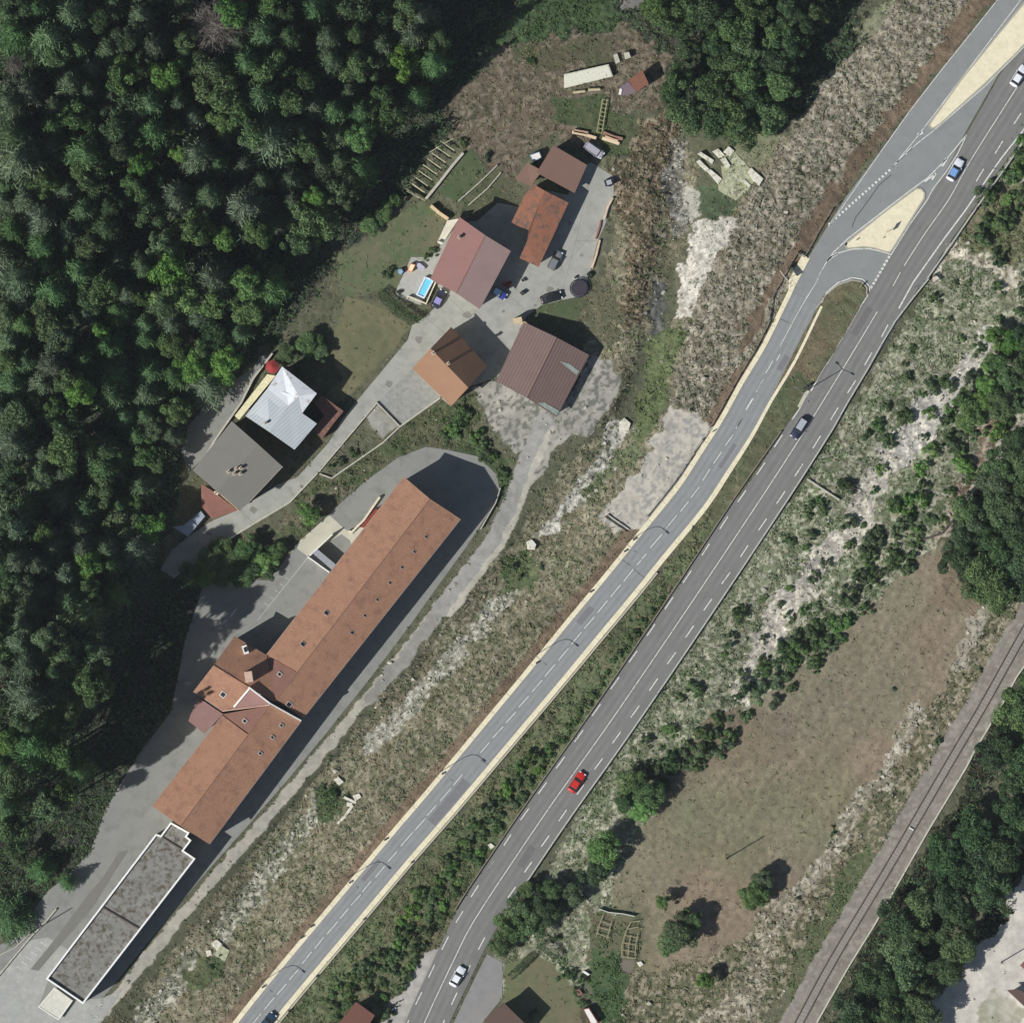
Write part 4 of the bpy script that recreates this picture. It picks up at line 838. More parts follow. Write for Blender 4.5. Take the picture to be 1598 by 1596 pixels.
root = empty('grey_awning', (0,0,0), 0, 'blue grey sheet awning on posts at the foot of the red annex', 'awning')
aw = wp('B', '300,885 320,912 235,1012 160,965 215,955')
MB().prism(aw, 2.2, 2.3).build('sheet', mat('awning_sheet', (150,158,170), 0.5, 0.15, 2), root)
for p in aw[:4]: MB().tube((*p, -0.1), (*p, 2.25), 0.05).build('post', m_greywall, root)
# bottom edge houses
root = empty('brick_red_house', (0,0,0), 0, 'brick red roof cut by the bottom edge, beside the white gravel shoulder', 'house')
block(root, [c3('G', '622,1463 738,1547 640,1700 490,1620', [4.4, 3.6, 3.6, 4.4])], mat('brickred_tiles', (116,80,70), 0.9, 0.05, 0.5, 0.06, 6), m_cream_wall, win=3)
root = empty('dark_brown_house', (0,0,0), 0, 'dark brown gabled roof cut by the bottom edge, below the grey car bay', 'house')
block(root, [c3('H', '-20,1575 102,1465 240,1600 120,1750', [5.2, 5.2, 5.2, 5.2])], mat('darkbrown_tiles', (96,78,70), 0.9, 0.05, 0.5, 0.06, 6), m_cream_wall, win=3, storeys=1)
root = empty('yard_shed', (0,0,0), 0, 'small shed with a brown ribbed roof at the edge of the top trees', 'shed')
block(root, [c3('T', '960,402 1030,350 1062,418 1000,462', [2.6, 3.2, 3.2, 2.6])], mat('shed_ribs', (118,78,62), 0.8, 0.1, 1.5, ribs=(R(30), 0.5, 0.15)), m_greywall, win=0, door=False)
MB().prism(wp('T', '915,440 960,410 1000,462 975,470 930,480'), 0, 1.9).build('side_bin', mat('mauve_sheet', (120,104,112), 0.7, 0.1, 3), root)
MB().box((*wp('T', '920,460')[0], 2.0), (0.5, 1.2, 0.15), -0.2).build('lid', m_whitecap, root)

# ------------------------------------------------------------ walls and fences
def wall(s_, k, w, h, m, label, name='stone_wall', cat='wall', posts=0):
    pts = wp(k, s_); z = min(ground(*p) for p in pts)
    o = MB().ribbon(pts, w/2, -w/2, -0.4, h).build(name, m); return tag(o, label, cat)
m_stone = mat('stone_wall_m', (182,178,164), 0.9, 0.15, 1.5, 0.15, 5)
m_tanst = mat('tan_stone', (206,182,156), 0.9, 0.15, 1.2, 0.15, 5)
wall('655,100 560,225 500,345 440,430 370,530 330,600', 'B', 0.35, 1.4, m_stone, 'long grey retaining wall behind the silver and grey roofs at the forest edge')
wall('160,1215 500,985 740,842 880,695', 'B', 0.3, 0.5, m_stone, 'low pale kerb wall along the downhill side of the village lane')
wall('885,690 1175,347 1290,465 1205,545 950,722 890,700', 'B', 0.25, 0.55, m_stone, 'thin pale wall enclosing the small triangular garden')
wall('1290,465 1490,322', 'B', 0.3, 0.6, m_stone, 'pale wall along the edge of the forecourt')
wall('520,252 470,310 400,400 333,482', 'A', 0.5, 0.8, m_stone, 'white topped garden wall beside the trellis rows')
wall('690,312 600,400 495,492', 'A', 0.2, 0.5, m_stone, 'upper timber edge of the vegetable beds behind the red house', 'bed_edging', 'edging')
wall('708,350 640,430 545,512', 'A', 0.2, 0.5, m_stone, 'lower timber edge of the vegetable beds behind the red house', 'bed_edging', 'edging')
wall('1265,475 1240,520 1222,582', 'A', 0.4, 0.7, m_tanst, 'short tan stone wall at the east edge of the concrete yard, upper piece')
wall('1200,685 1182,760 1160,825', 'A', 0.4, 0.7, m_tanst, 'tan stone wall at the east edge of the concrete yard, lower piece')
wall('1205,590 1200,620 1180,680', 'A', 0.3, 0.4, mat('reddish_stone', (140,92,80), 0.9), 'low reddish stone kerb between the two tan walls of the yard')
wall('700,1190 910,1205', 'I', 0.1, 0.1, m_stone, 'x') and None
bpy.data.objects.remove(bpy.data.objects[-1] if False else [o for o in bpy.data.objects if o.get('label') == 'x'][0])
wall('1596,880 1380,1240 1260,1460 1150,1640', 'J', 0.1, 0.1, m_stone, 'x'); bpy.data.objects.remove([o for o in bpy.data.objects if o.get('label') == 'x'][0])
wall('700,885 755,905 850,915 920,930', 'H', 0.14, 0.9, mat('white_board', (206,208,200), 0.7), 'thin white board fence at the head of the vegetable garden', 'board_fence', 'fence')
wall('L400,1240 480,1290', 'L', 0.1, 0.1, m_stone, 'x'); bpy.data.objects.remove([o for o in bpy.data.objects if o.get('label') == 'x'][0])
wall('390,1238 470,1290 570,1355', 'F', 0.35, 0.25, m_stone, 'pale concrete drain channel running down the bank from the highway', 'drain_channel', 'channel')
wall('690,1090 815,1175', 'L', 0.12, 0.3, mat('dark_beam', (70,66,60)), 'upper dark timber beam lying on the pale gravel slope', 'timber_beam', 'beam')
wall('705,1078 828,1163', 'L', 0.14, 0.3, m_stone, 'pale concrete beam beside the dark timber on the gravel slope', 'concrete_beam', 'beam')
wall('620,200 560,270 500,352 D0,1330', 'L', 0.1, 0.1, m_stone, 'x'); bpy.data.objects.remove([o for o in bpy.data.objects if o.get('label') == 'x'][0])
wall('350,885 280,970 200,1050 90,1180 0,1290 -60,1360', 'D', 0.25, 0.55, m_stone, 'low wall between the upper road and the concrete apron, lower left corner')
wall('-60,1200 100,1120 190,1035', 'D', 0.18, 0.35, m_stone, 'pale kerb wall beside the utility pole in the lower left corner')
wall('M0,0', 'B', 0.1, 0.1, m_stone, 'x') if False else None
wall('110,930 85,1010 0,1160', 'L', 0.2, 0.8, m_stone, 'white topped retaining wall curving round the dark end of the long building')
wall('1200,270 1180,310', 'X', 0.2, 0.8, m_stone, 'x'); bpy.data.objects.remove([o for o in bpy.data.objects if o.get('label') == 'x'][0])
wall('810,845 740,890 620,1040 510,1170 400,1205', 'X', 0.3, 0.7, mat('dark_pipe', (88,80,74), 0.8), 'dark stone drainage wall crossing the pale clearing above the field', 'drainage_wall')
# trellis rows beside the forest
tr = empty('trellis', (0,0,0), 0, 'pale timber trellis rows in the garden strip next to the forest edge', 'trellis')
for k in range(9):
    t = k/8; x = 262 + 175*t; y = 450 - 235*t
    MB().ribbon(wp('A', '%f,%f %f,%f' % (x-30, y-22, x+38, y+26)), 0.09, -0.09, 0.9, 1.0).build('slat', mat('pale_timber', (186,178,150), 0.8), tr)
for s_ in ('235,440 330,490', '260,400 330,450', '350,250 470,180'):
    MB().ribbon(wp('A', s_), 0.06, -0.06, 0.5, 1.1).build('rail', mat('pale_timber', (186,178,150)), tr)
# roadside barriers
def guard(pts, label, post_gap=4.0, h=0.7, m=None, w=0.1, name='guard_rail', base=0.0, rail_h=0.32):
    root = empty(name, (0,0,0), 0, label, 'guard rail'); m = m or mat('galvanised', (176,176,168), 0.45, 0.06, 2, spec=0.5)
    MB().ribbon(pts, w/2, -w/2, h - rail_h + base, h + base).build('rail', m, root)
    acc = 0; pp = []
    for a, b in zip(pts[:-1], pts[1:]):
        L_ = math.dist(a, b); t = (post_gap - acc) if acc else 0
        while t <= L_: pp.append((a[0]+(b[0]-a[0])*t/L_, a[1]+(b[1]-a[1])*t/L_)); t += post_gap
        acc = (L_ - (t - post_gap)) if t > 0 else acc
    pm = None
    for p in pp[:98]:
        if pm is None: pm = MB().box((0, 0, h/2 - 0.2), (0.12, 0.14, h + 0.4)).build('post', m, root); q = pm
        else: q = pm.copy(); col.objects.link(q); q.parent = root
        q.location = (p[0], p[1], base)
    return root
GR = smoothline(wp('E', '1850,430 1640,720 1480,950 1400,1060 1300,1200 1190,1360 1060,1545 F1060,130 F880,360 F730,620 F510,985 F380,1200 F120,1590 K1530,180 K1250,590 K960,1010 K700,1400 K560,1596 H290,590 H140,870'), 2)
GR = [p for p in GR if 798 - p[1] / S < 640] + between(offset(HW, 4.45), 655, 1425)
guard(GR, 'long galvanised guard rail along the east edge of the highway', 4.0, w=0.28, rail_h=0.3)
grl = offv(between(SR, 500, 850), [500, 850], [-4.5, -4.35])
guard(wp('E', '530,1160 490,1225 430,1330 375,1430 F330,-20 F260,110 F200,220') + between(grl, 500, 668), 'guard rail on the west edge of the side road above the scrub slope', 3.0, m=mat('weathered_rail', (120,116,108), 0.5), w=0.12)
guard(between(grl, 676, 850), 'guard rail on the west edge of the side road above the gravel slope', 3.0, m=mat('weathered_rail', (120,116,108)), w=0.12)
# low wall on the west edge of the highway
hwl = offv(between(HW, 655, 1445), [655,700,780,1250,1400], [-3.5,-3.95,-4.4,-4.15,-4.3])
tag(MB().ribbon(hwl, 0.1, -0.1, -0.3, 0.65).build('roadside_wall', mat('roadside_wall_m', (128,120,106), 0.9, 0.12, 2)), 'low weathered wall along the west edge of the highway', 'wall')
lw_ = offv(between(SR, 860, 1690), [860, 1340, 1600], [4.1, 3.9, 3.85])
tag(MB().ribbon(lw_, 0.17, -0.17, -0.3, 0.32).build('verge_wall', mat('verge_wall_m', (176,172,152), 0.9, 0.1, 1.5)), 'thin pale wall following the east verge of the side road', 'wall')
# railway: two rails, sleepers, cable trough
ro = empty('railway_track', (0,0,0), 0, 'single railway track crossing the lower right corner', 'railway track')
m_rail = mat('rail_steel', (98,90,82), 0.5, 0.1, 3)
RC = RAIL_C
for d_ in (0.75, -0.75): MB().ribbon(offset(RC, d_), 0.085, -0.085, 0.2, 0.5).build('rail', m_rail, ro)
sm = mat('sleeper_m', (136,129,118), 0.9, 0.12, 2); slp = MB(); acc = 0
for a, b in zip(RC[:-1], RC[1:]):
    L_ = math.dist(a, b); ang = math.atan2(b[1]-a[1], b[0]-a[0]); n = max(1, int(L_/0.65))
    for k in range(n): t = k/n; slp.box((a[0]+(b[0]-a[0])*t, a[1]+(b[1]-a[1])*t, 0.215), (0.24, 2.4, 0.1), ang)
o = slp.build('sleepers', sm, ro); o['kind'] = 'stuff'
CT = smoothline(wp('Z', '1640,260 1500,450 1390,665 1240,930 1100,1165 950,1420 I1265,10 I1060,350 I880,665 I740,910 I600,1135 I415,1460 I380,1520'), 2)
tag(MB().ribbon(CT, 0.14, -0.14, -0.1, 0.5).build('cable_trough', mat('trough', (192,188,172), 0.8)), 'pale cable trough running along the right side of the railway', 'cable trough')
tag(MB().box((*wp('I', '955,353')[0], 0.55), (1.0, 0.25, 0.12), -0.5).build('track_marker', m_whitecap), 'small white board lying across the railway ballast', 'board')
# ------------------------------------------------------------ posts, lamps, signs
m_steel = mat('lamp_steel', (108,110,112), 0.45, 0.05, spec=0.5)
lampn = MB()
def lamp(base, tipdir, h=6.6, arm=2.3):
    x, y = base; r = empty('street_lamp', (x, y, ground(x, y)), tipdir, None, 'street lamp', 'single arm lamps along the side road')
    pts = [(0,0,-0.3), (0,0,h*0.72), (arm*0.12,0,h*0.9), (arm*0.4,0,h*0.99), (arm,0,h+0.05)]; mb = MB()
    for a, b in zip(pts[:-1], pts[1:]): mb.tube(a, b, 0.085 if a[2] < 1 else 0.06, 0.06)
    mb.build('pole', m_steel, r); MB().box((arm + 0.25, 0, h + 0.05), (0.75, 0.26, 0.14)).build('lamp_head', m_steel, r)
    MB().box((arm + 0.27, 0, h - 0.03), (0.5, 0.2, 0.05)).build('lamp_glass', mat('lamp_glass', (200,200,190), 0.3), r); return r
l0 = None
lamps = [('L805,1235', 'street lamp beside the pale gravel slope, highest of the side road row'), ('K305,790', 'street lamp on the brown verge below the gravel slope'),
         ('f690,1202', 'street lamp midway along the side road, level with the red car'), ('G570,690', 'street lamp west of the side road, opposite the flat roofed building'),
         ('G35,1335', 'lowest street lamp of the row, near the bottom edge of the side road')]
for s_, lb in lamps:
    b = wp('f', s_)[0]; q = lamp(b, -0.72) if l0 is None else copy_tree(l0)
    if l0 is None: l0 = q
    q.location = (b[0], b[1], ground(*b)); q['label'] = lb
b = wp('F', '362,760')[0]; r = empty('double_street_lamp', (*b, ground(*b)), R(-35), 'double armed street lamp on the median tip between highway and side road', 'street lamp')
mb = MB().tube((0,0,-0.3), (0,0,8.3), 0.11, 0.08).tube((0,0,8.2), (1.75,0,8.6), 0.05).tube((0,0,8.2), (-1.5,0,8.6), 0.05); mb.build('pole', m_steel, r)
for s_ in (1.95, -1.7): MB().box((s_, 0, 8.62), (0.7, 0.28, 0.14)).build('lamp_head', m_steel, r)
tag(MB().box((*wp('F', '380,730')[0], 0.6), (1.1, 0.5, 1.2), 0.6).box((*wp('F', '402,716')[0], 0.5), (0.6, 0.4, 1.0), 0.6).build('control_cabinet', mat('cabinet_dark', (52,58,56), 0.6)), 'dark roadside control cabinet at the foot of the double lamp', 'cabinet')
tag(MB().ribbon(wp('F', '395,745 370,790 345,840'), 0.35, -0.35, 0.0, 0.14).build('stone_kerb', m_pale), 'broken pale kerb stones on the median below the double lamp', 'kerb')
def sign(base, h, w, ph, rz, label, m=None, name='road_sign', two=False):
    x, y = base; r = empty(name, (x, y, ground(x, y)), rz, label, 'road sign')
    pb = MB()
    for dx in ((-w*.35, w*.35) if two else (0,)): pb.tube((dx, 0, -.3), (dx, 0, h), 0.05, n=6)
    pb.build('post', m_steel, r); MB().box((0, 0.07, h - ph/2), (w, 0.06, ph)).build('panel', m or mat('sign_back', (150,152,150), 0.5), r); return r
sign(wp('E', '835,1290')[0], 2.9, 1.5, 1.0, R(62), 'direction sign on a post in the middle of the triangular cream island')
sign(wp('E', '815,1324')[0], 0.7, 0.3, 0.5, R(60), 'short marker post near the centre of the triangular island', name='marker_post')
sign(wp('E', '664,1336')[0], 1.0, 0.4, 0.5, R(60), 'short marker post at the western tip of the triangular island', name='marker_post')
sign(wp('E', '262,1535')[0], 3.4, 2.6, 1.3, R(128), 'large white backed direction sign on the slope west of the side road', m_whitecap, two=True)
sign(wp('E', '555,1140')[0], 1.3, 0.5, 0.7, R(60), 'small sign at the north end of the side road guard rail')
sign(wp('V', '690,860')[0], 2.6, 1.6, 1.0, R(130), 'wide sign outside the guard rail, east of the median', two=True)
sign(wp('V', '1135,160')[0], 1.3, 0.6, 0.7, R(60), 'small sign by the pale stones at the upper right guard rail')
sign(wp('F', '395,810')[0], 0.5, 0.3, 0.3, R(60), 'tiny delineator beside the highway below the double lamp', name='marker_post')
sign(wp('F', '690,165')[0], 1.2, 0.9, 0.6, R(60), 'yellow and white arrow board at the rounded head of the median', mat('arrow_board', (214,200,120), 0.6))
sign(wp('L', '1290,620')[0], 1.1, 0.6, 0.6, R(50), 'small dark sign at the joint of the two side road guard rails', mat('cabinet_dark', (52,58,56)))
sign(wp('K', '975,1010')[0], 2.4, 0.5, 0.6, R(130), 'thin sign post outside the highway guard rail, up the road from the red car')
sign(wp('H', '488,382')[0], 3.9, 0.4, 0.4, R(130), 'tall thin post outside the highway guard rail, down the road from the red car')
m_post = mat('marker_white', (90,86,80), 0.6)
mp0 = None
for i, (s_, lb) in enumerate([('K850,150', 'beside the gravel slope corner'), ('K800,215', 'just below the highest street lamp'), ('K610,440', 'where the verge bends'), ('K310,835', 'below the second street lamp'),
        ('G1158,45', 'level with the red car'), ('G800,455', 'north of the third kink of the verge'), ('G580,722', 'just below the fourth street lamp'), ('G340,995', 'halfway between the two lowest lamps'), ('G278,1065', 'above the lowest street lamp'), ('G38,1372', 'nearest the bottom edge on the west verge'),
        ('G966,595', 'on the east verge, highest of four'), ('G668,950', 'on the east verge, second of four'), ('G374,1305', 'on the east verge, third of four'), ('G200,1520', 'on the east verge, nearest the bottom edge')]):
    p = wp('f', s_)[0]
    if mp0 is None: mp0 = MB().box((0,0,0.35), (0.22,0.3,1.0)).box((0,0,0.75),(0.26,0.34,0.12)).build('verge_post', m_post)
    o = mp0 if i == 0 else mp0.copy()
    if i: col.objects.link(o)
    o.location = (*p, 0.05); tag(o, 'short dark verge post of the side road, ' + lb, 'post', 'verge posts along the side road')
def pole(base, h, label, r=0.13):
    x, y = base; q = empty('utility_pole', (x, y, ground(x, y)), 0.5, label, 'utility pole')
    MB().tube((0,0,-.3), (0,0,h), r, r*.7).build('post', mat('pole_wood', (96,84,70), 0.9), q); MB().box((0,0,h-.4), (1.0,0.08,0.1)).build('crossarm', mat('pole_wood', (96,84,70)), q)
pole(wp('D', '192,1030')[0], 8.6, 'wooden utility pole on the upper road at the lower left corner')
pole(wp('H', '1490,572')[0], 7.6, 'lone wooden utility pole in the dry field')
pole(wp('I', '1468,1112')[0], 7.2, 'wooden utility pole at the edge of the white gravel yard')
# ------------------------------------------------------------ vehicles
def paint(name, c): return mat(name, c, 0.35, 0.0, spec=0.5, coat=0.6)
def loft(mb, stations, closed=True):
    """stations: list of lists of points with equal counts (rings open at the bottom)"""
    i0 = len(mb.v); n = len(stations[0])
    for s_ in stations: mb.v += s_
    for a in range(len(stations) - 1):
        for k in range(n - 1): q = i0 + a*n + k; mb.f.append((q, q + 1, q + n + 1, q + n))
    mb.f.append(tuple(i0 + k for k in range(n))[::-1]); mb.f.append(tuple(i0 + (len(stations)-1)*n + k for k in range(n)))
def car(name, label, pos, heading, body_m, L_=4.3, W_=1.78, H_=1.45, cat='car', estate=False, van=False, roof_m=None, group=None):
    r = empty(name, (*pos, 0.09), heading, label, cat, group); h = W_/2; mb = MB(); st = []
    hood = 0.78 if not van else 1.1; tail = 0.86 if not estate else 0.9
    prof = [(-.5, .30, .62, .72), (-.485, .22, tail*.92, .9), (-.42, .2, tail, .97), (-.25, .2, .9, 1), (0, .2, .9, 1), (.18, .2, .88, 1), (.32, .2, hood, .985), (.42, .2, hood*.93, .95), (.485, .24, hood*.8, .84), (.5, .32, .58, .66)]
    for (t, zb, zt, w) in prof:
        x = t*L_; ww = h*w
        st.append([(x, -ww*.94, zb), (x, -ww, .45), (x, -ww*.99, zt*.82), (x, -ww*.9, zt*.98), (x, -ww*.5, zt+.02), (x, 0, zt+.04), (x, ww*.5, zt+.02), (x, ww*.9, zt*.98), (x, ww*.99, zt*.82), (x, ww, .45), (x, ww*.94, zb)])
    loft(mb, st); mb.build('body', body_m, r, smooth=True)
    xa, xb = (-.46 if van or estate else -.40), (.34 if van else .2)
    ra, rb_ = (xa + (.03 if van or estate else .12)), (xb - (.08 if van else .14)); z0, z1 = .82, H_ - .05
    g = MB(); gst = []
    for t, k in ((0, 0), (1, 1), (2, 1), (3, 0)):
        pass
    wb, wt = h*.9, h*.76
    gl = [[(xa*L_, -wb, z0), (xa*L_, -wb, z0+.02), (xa*L_, wb, z0+.02), (xa*L_, wb, z0)],
          [(ra*L_, -wb, z0), (ra*L_, -wt, z1), (ra*L_, wt, z1), (ra*L_, wb, z0)],
          [(rb_*L_, -wb, z0), (rb_*L_, -wt, z1), (rb_*L_, wt, z1), (rb_*L_, wb, z0)],
          [(xb*L_, -wb*.96, z0-.04), (xb*L_, -wb*.94, z0), (xb*L_, wb*.94, z0), (xb*L_, wb*.96, z0-.04)]]
    loft(g, gl); g.build('windows', mat('car_glass', (26,32,38), 0.08, 0.0, spec=0.8), r)
    rf = MB(); e = .03
    rf.v = [((ra*L_)+x_, y_*wt*.97, z_) for x_, y_, z_ in ((0,-1,z1-.02),((rb_-ra)*L_,-1,z1-.02),((rb_-ra)*L_,1,z1-.02),(0,1,z1-.02),(.08,-.94,z1+.05),((rb_-ra)*L_-.1,-.94,z1+.05),((rb_-ra)*L_-.1,.94,z1+.05),(.08,.94,z1+.05))]
    rf.f = [(3,2,1,0),(4,5,6,7),(0,1,5,4),(1,2,6,5),(2,3,7,6),(3,0,4,7)]; rf.build('roof', roof_m or body_m, r, bevel=0.03)
    tm = mat('tyre_rubber', (24,24,24), 0.9); rm = mat('rim_alloy', (160,162,166), 0.35, spec=0.6)
    for sx in (-.31, .31):
        for sy in (-1, 1):
            t = MB().tube((sx*L_, sy*(h-.2), .3), (sx*L_, sy*(h+.015), .3), .31, n=16).build('wheel', tm, r)
            MB().tube((sx*L_, sy*(h-.1), .3), (sx*L_, sy*(h+.03), .3), .19, n=12).build('rim', rm, t)
    for sy in (-1, 1):
        MB().box((.465*L_, sy*h*.62, hood*.80), (.22, .36, .14)).build('headlight', mat('headlight_m', (225,228,230), 0.2, spec=0.7), r)
        MB().box((-.485*L_, sy*h*.66, .70), (.12, .34, .16)).build('taillight', mat('taillight_m', (140,20,18), 0.3), r)
        MB().box((.15*L_, sy*(h+.07), .95), (.14, .2, .12)).build('mirror', body_m, r)
    return r
def hd(a, b): return math.atan2(b[1]-a[1], b[0]-a[0])
pw = paint('white_paint', (232,234,238)); pbk = paint('dark_blue_paint', (34,40,66)); pr = paint('red_paint', (196,44,32)); pblk = paint('black_paint', (34,34,38)); ps = paint('silver_paint', (168,172,178)); pbl = paint('blue_paint', (52,66,150))
UP = hd(P(1150,834), P(1318,571)); 
car('moving_car', 'white car entering the frame at the top right highway edge', P(1590,119), hd(P(1515,250), P(1588,135)), pw, 4.6)
car('moving_car', 'white and blue car on the highway beside the triangular island', P(1490.5,265.5), hd(P(1481,311), P(1515,250)), pw, 4.7, roof_m=paint('sky_paint', (120,160,215)))
car('moving_car', 'dark blue car with a pale roof on the highway beside the median', P(1247,668), UP + math.pi, pbk, 4.6, roof_m=ps, estate=True)
car('moving_car', 'bright red car on the highway above the field', P(900,1220), UP - .02, pr, 4.5)
car('moving_car', 'white car near the bottom of the highway beside the car bay', P(714,1523), UP + .05, pw, 4.2)
car('moving_car', 'dark teal car at the bottom edge of the side road', P(417,1594), hd(P(412,1574), P(471,1503)), paint('teal_paint', (44,66,84)), 4.3)
car('parked_car', 'silver parked van in the shadow north east of the brown roof', wp('A', '1172,238')[0], R(-35), paint('lilac_silver', (170,166,176)), 4.2, van=True, cat='van')
car('parked_car', 'dark grey car parked at the foot of the rusty roof', wp('U', '1010,50')[0], R(62), paint('graphite', (120,122,126)), 4.0, estate=True)
car('parked_car', 'black car parked beside the green strip in the concrete yard', wp('U', '960,515')[0], R(16), pblk, 4.3)
car('parked_car', 'small dark blue car in the shade by the pool', wp('R', '905,920')[0], R(62), pbk, 3.8, roof_m=paint('lilac_paint', (150,145,200)))
car('parked_car', 'blue car with a pale blue roof parked against the red roofed house', wp('U', '318,462')[0], R(-32), pbl, 2.9, 1.6, 1.5, roof_m=paint('pale_blue', (176,206,240)), estate=True)
r = empty('box_trailer', (*wp('Q', '268,452')[0], 0.1), 0.3, 'small grey box trailer at the top east corner of the yard', 'trailer')
MB().box((0,0,.85), (1.7,1.3,.9)).build('box', pblk, r); MB().box((0,0,1.32), (1.0,.9,.08)).build('lid', ps, r); MB().tube((.8,0,.45),(1.6,0,.4),.04).build('drawbar', m_steel, r)
for sy in (-1, 1): MB().tube((0,sy*.62,.3),(0,sy*.8,.3),.28,n=14).build('wheel', mat('tyre_rubber', (24,24,24)), r)
for i, (s_, lb) in enumerate([('f613,1574', 'motorcycle nearer the side of the brick red roof, on the gravel shoulder'), ('f618,1565', 'motorcycle nearer the highway, on the gravel shoulder')]):
    r = empty('motorcycle', (*wp('f', s_)[0], ground(*wp('f', s_)[0])), R(25), lb, 'motorcycle', 'motorcycles parked by the highway')
    for sx in (-.7, .7): w_ = MB().tube((sx,-.07,.31),(sx,.07,.31),.31,n=16).build('wheel', mat('tyre_rubber', (24,24,24)), r)
    MB().box((.12,0,.72),(.62,.3,.3),taper=.8).box((.05,0,.42),(.6,.26,.34)).build('body', (pblk if i else paint('blue_moto', (60,72,110))), r, bevel=.05)
    MB().box((-.42,0,.8),(.62,.26,.12)).build('seat', mat('seat_black', (30,30,32)), r); MB().tube((.5,-.38,1.0),(.5,.38,1.0),.025).tube((.5,0,1.0),(.7,0,.35),.04).build('handlebar', m_steel, r)
    MB().box((.62,0,.9),(.14,.2,.2)).build('headlight', mat('headlight_m', (225,228,230)), r)
# pool with its frame, trampoline, garden odds
pc = wp('R', '670,550 825,605 660,920 520,855')
r = empty('above_ground_pool', (0,0,0), 0, 'rectangular pale blue swimming pool with a white rim beside the red roofed house', 'pool')
inn = [(p[0],p[1]) for p in inset_loop([(x,y,0) for x,y in pc], .3)]
n = 4; pb = MB()
for k in range(n):
    a,b,c_,d_ = pc[k],pc[(k+1)%n],inn[(k+1)%n],inn[k]
    pb.quad([(*a,1.0),(*b,1.0),(*c_,1.0),(*d_,1.0)]); pb.quad([(*a,0),(*b,0),(*b,1.0),(*a,1.0)]); pb.quad([(*c_,.3),(*d_,.3),(*d_,1.0),(*c_,1.0)])
pb.build('rim', mat('pool_rim', (214,222,236), 0.5), r); MB().prism(inn, .3, .82).build('water', mat('pool_water', (118,206,228), 0.08, 0.05, 1.5, spec=0.5), r)
tag(MB().ribbon(wp('R', '850,640 690,1000 500,915 400,880 370,920'), .12, -.12, 0, .9).build('pool_screen', mat('cream_paint', (214,204,180))), 'low cream screen wall around two sides of the blue pool', 'wall')
x, y = wp('U', '1305,400')[0]; r = empty('trampoline', (x,y,.02), 0, 'round dark trampoline on the east side of the yard', 'trampoline')
mb = MB().tube((0,0,.75),(0,0,.8),1.55,n=28); mb.build('mat', mat('tramp_mat', (58,52,62), 0.7, 0.15, 1.5), r)
mb = MB()
for k in range(28):
    a0,a1 = k*2*math.pi/28,(k+1)*2*math.pi/28; mb.tube((1.72*math.cos(a0),1.72*math.sin(a0),.85),(1.72*math.cos(a1),1.72*math.sin(a1),.85),.11,n=6)
mb.build('rim', mat('tramp_pad', (42,40,60), 0.6), r)
for k in range(6): a0=k*math.pi/3; MB().tube((1.7*math.cos(a0),1.7*math.sin(a0),0),(1.7*math.cos(a0),1.7*math.sin(a0),2.3),.035).build('leg', m_steel, r)
def item(name, label, cat, k, s_, z0, z1, m, top=None):
    pts = wp(k, s_); g = 0.035
    if top:
        r = empty(name, (0,0,0), 0, label, cat); MB().prism(pts, g+z0, g+z1).build('body', m, r, bevel=.03); MB().prism([(p[0],p[1]) for p in inset_loop([(x,y,0) for x,y in pts], top[0])], g+z1-.02, g+z1+.06).build('top', top[1], r); return r
    return tag(MB().prism(pts, g+z0, g+z1).build(name, m, bevel=.03), label, cat)
item('play_house', 'small toy house with a cream top and orange sides on the pool terrace', 'playhouse', 'R', '435,330 520,355 460,475 380,455', 0, 1.1, mat('orange_plastic', (200,110,60), .5), (.12, mat('cream_plastic', (244,220,180), .5)))
item('garden_table', 'pale violet grey garden table beside the toy house', 'table', 'R', '520,330 590,325 675,400 640,450 560,420', .6, .72, mat('lilac_top', (178,176,196), .5))
MB_t = item('water_barrel', 'light blue water barrel at the lawn corner by the terrace', 'barrel', 'R', '225,430 290,420 320,470 280,520 225,500', 0, 1.0, mat('barrel_blue', (110,150,176), .5), (.15, mat('barrel_lid', (150,176,200), .5)))
item('dark_planter', 'small dark planter at the terrace edge', 'planter', 'R', '215,780 280,780 290,820 240,840 205,815', 0, .6, mat('planter_dark', (40,42,38)), (.08, mat('planter_soil', (38,48,30))))
item('garden_table', 'small brick red table in the shade between the red and rusty roofs', 'table', 'U', '340,350 450,300 480,320 420,400', .7, .8, mat('brick_red', (130,62,50)))
item('planter', 'cream planter with a shrub at the edge of the shaded corner', 'planter', 'U', '570,290 610,270 640,310 600,330', 0, .6, m_stone, (.1, mat('planter_soil', (38,48,30))))
item('dark_bin', 'small dark diamond shaped bin standing on the yard concrete', 'bin', 'U', '600,425 645,455 600,490 565,455', 0, .8, mat('planter_dark', (40,42,38)), (.08, mat('bin_lid', (60,60,60))))
item('white_crate', 'white crate beside the trampoline', 'crate', 'U', '1230,260 1265,245 1280,275 1250,290', 0, .6, m_whitecap, (.06, mat('bin_lid', (60,60,60))))
item('tyre_stack', 'dark stacked tyres north east of the trampoline', 'tyres', 'U', '1400,215 1450,195 1490,230 1460,265 1415,260', 0, .8, mat('tyre_rubber', (24,24,24)), (.12, mat('planter_soil', (38,48,30))))
item('rainwater_tank', 'blue and white rainwater tank behind the brown roof', 'tank', 'A', '850,262 900,245 912,275 870,300', 0, 1.6, mat('tank_blue', (96,118,150), .5), (.15, m_whitecap))
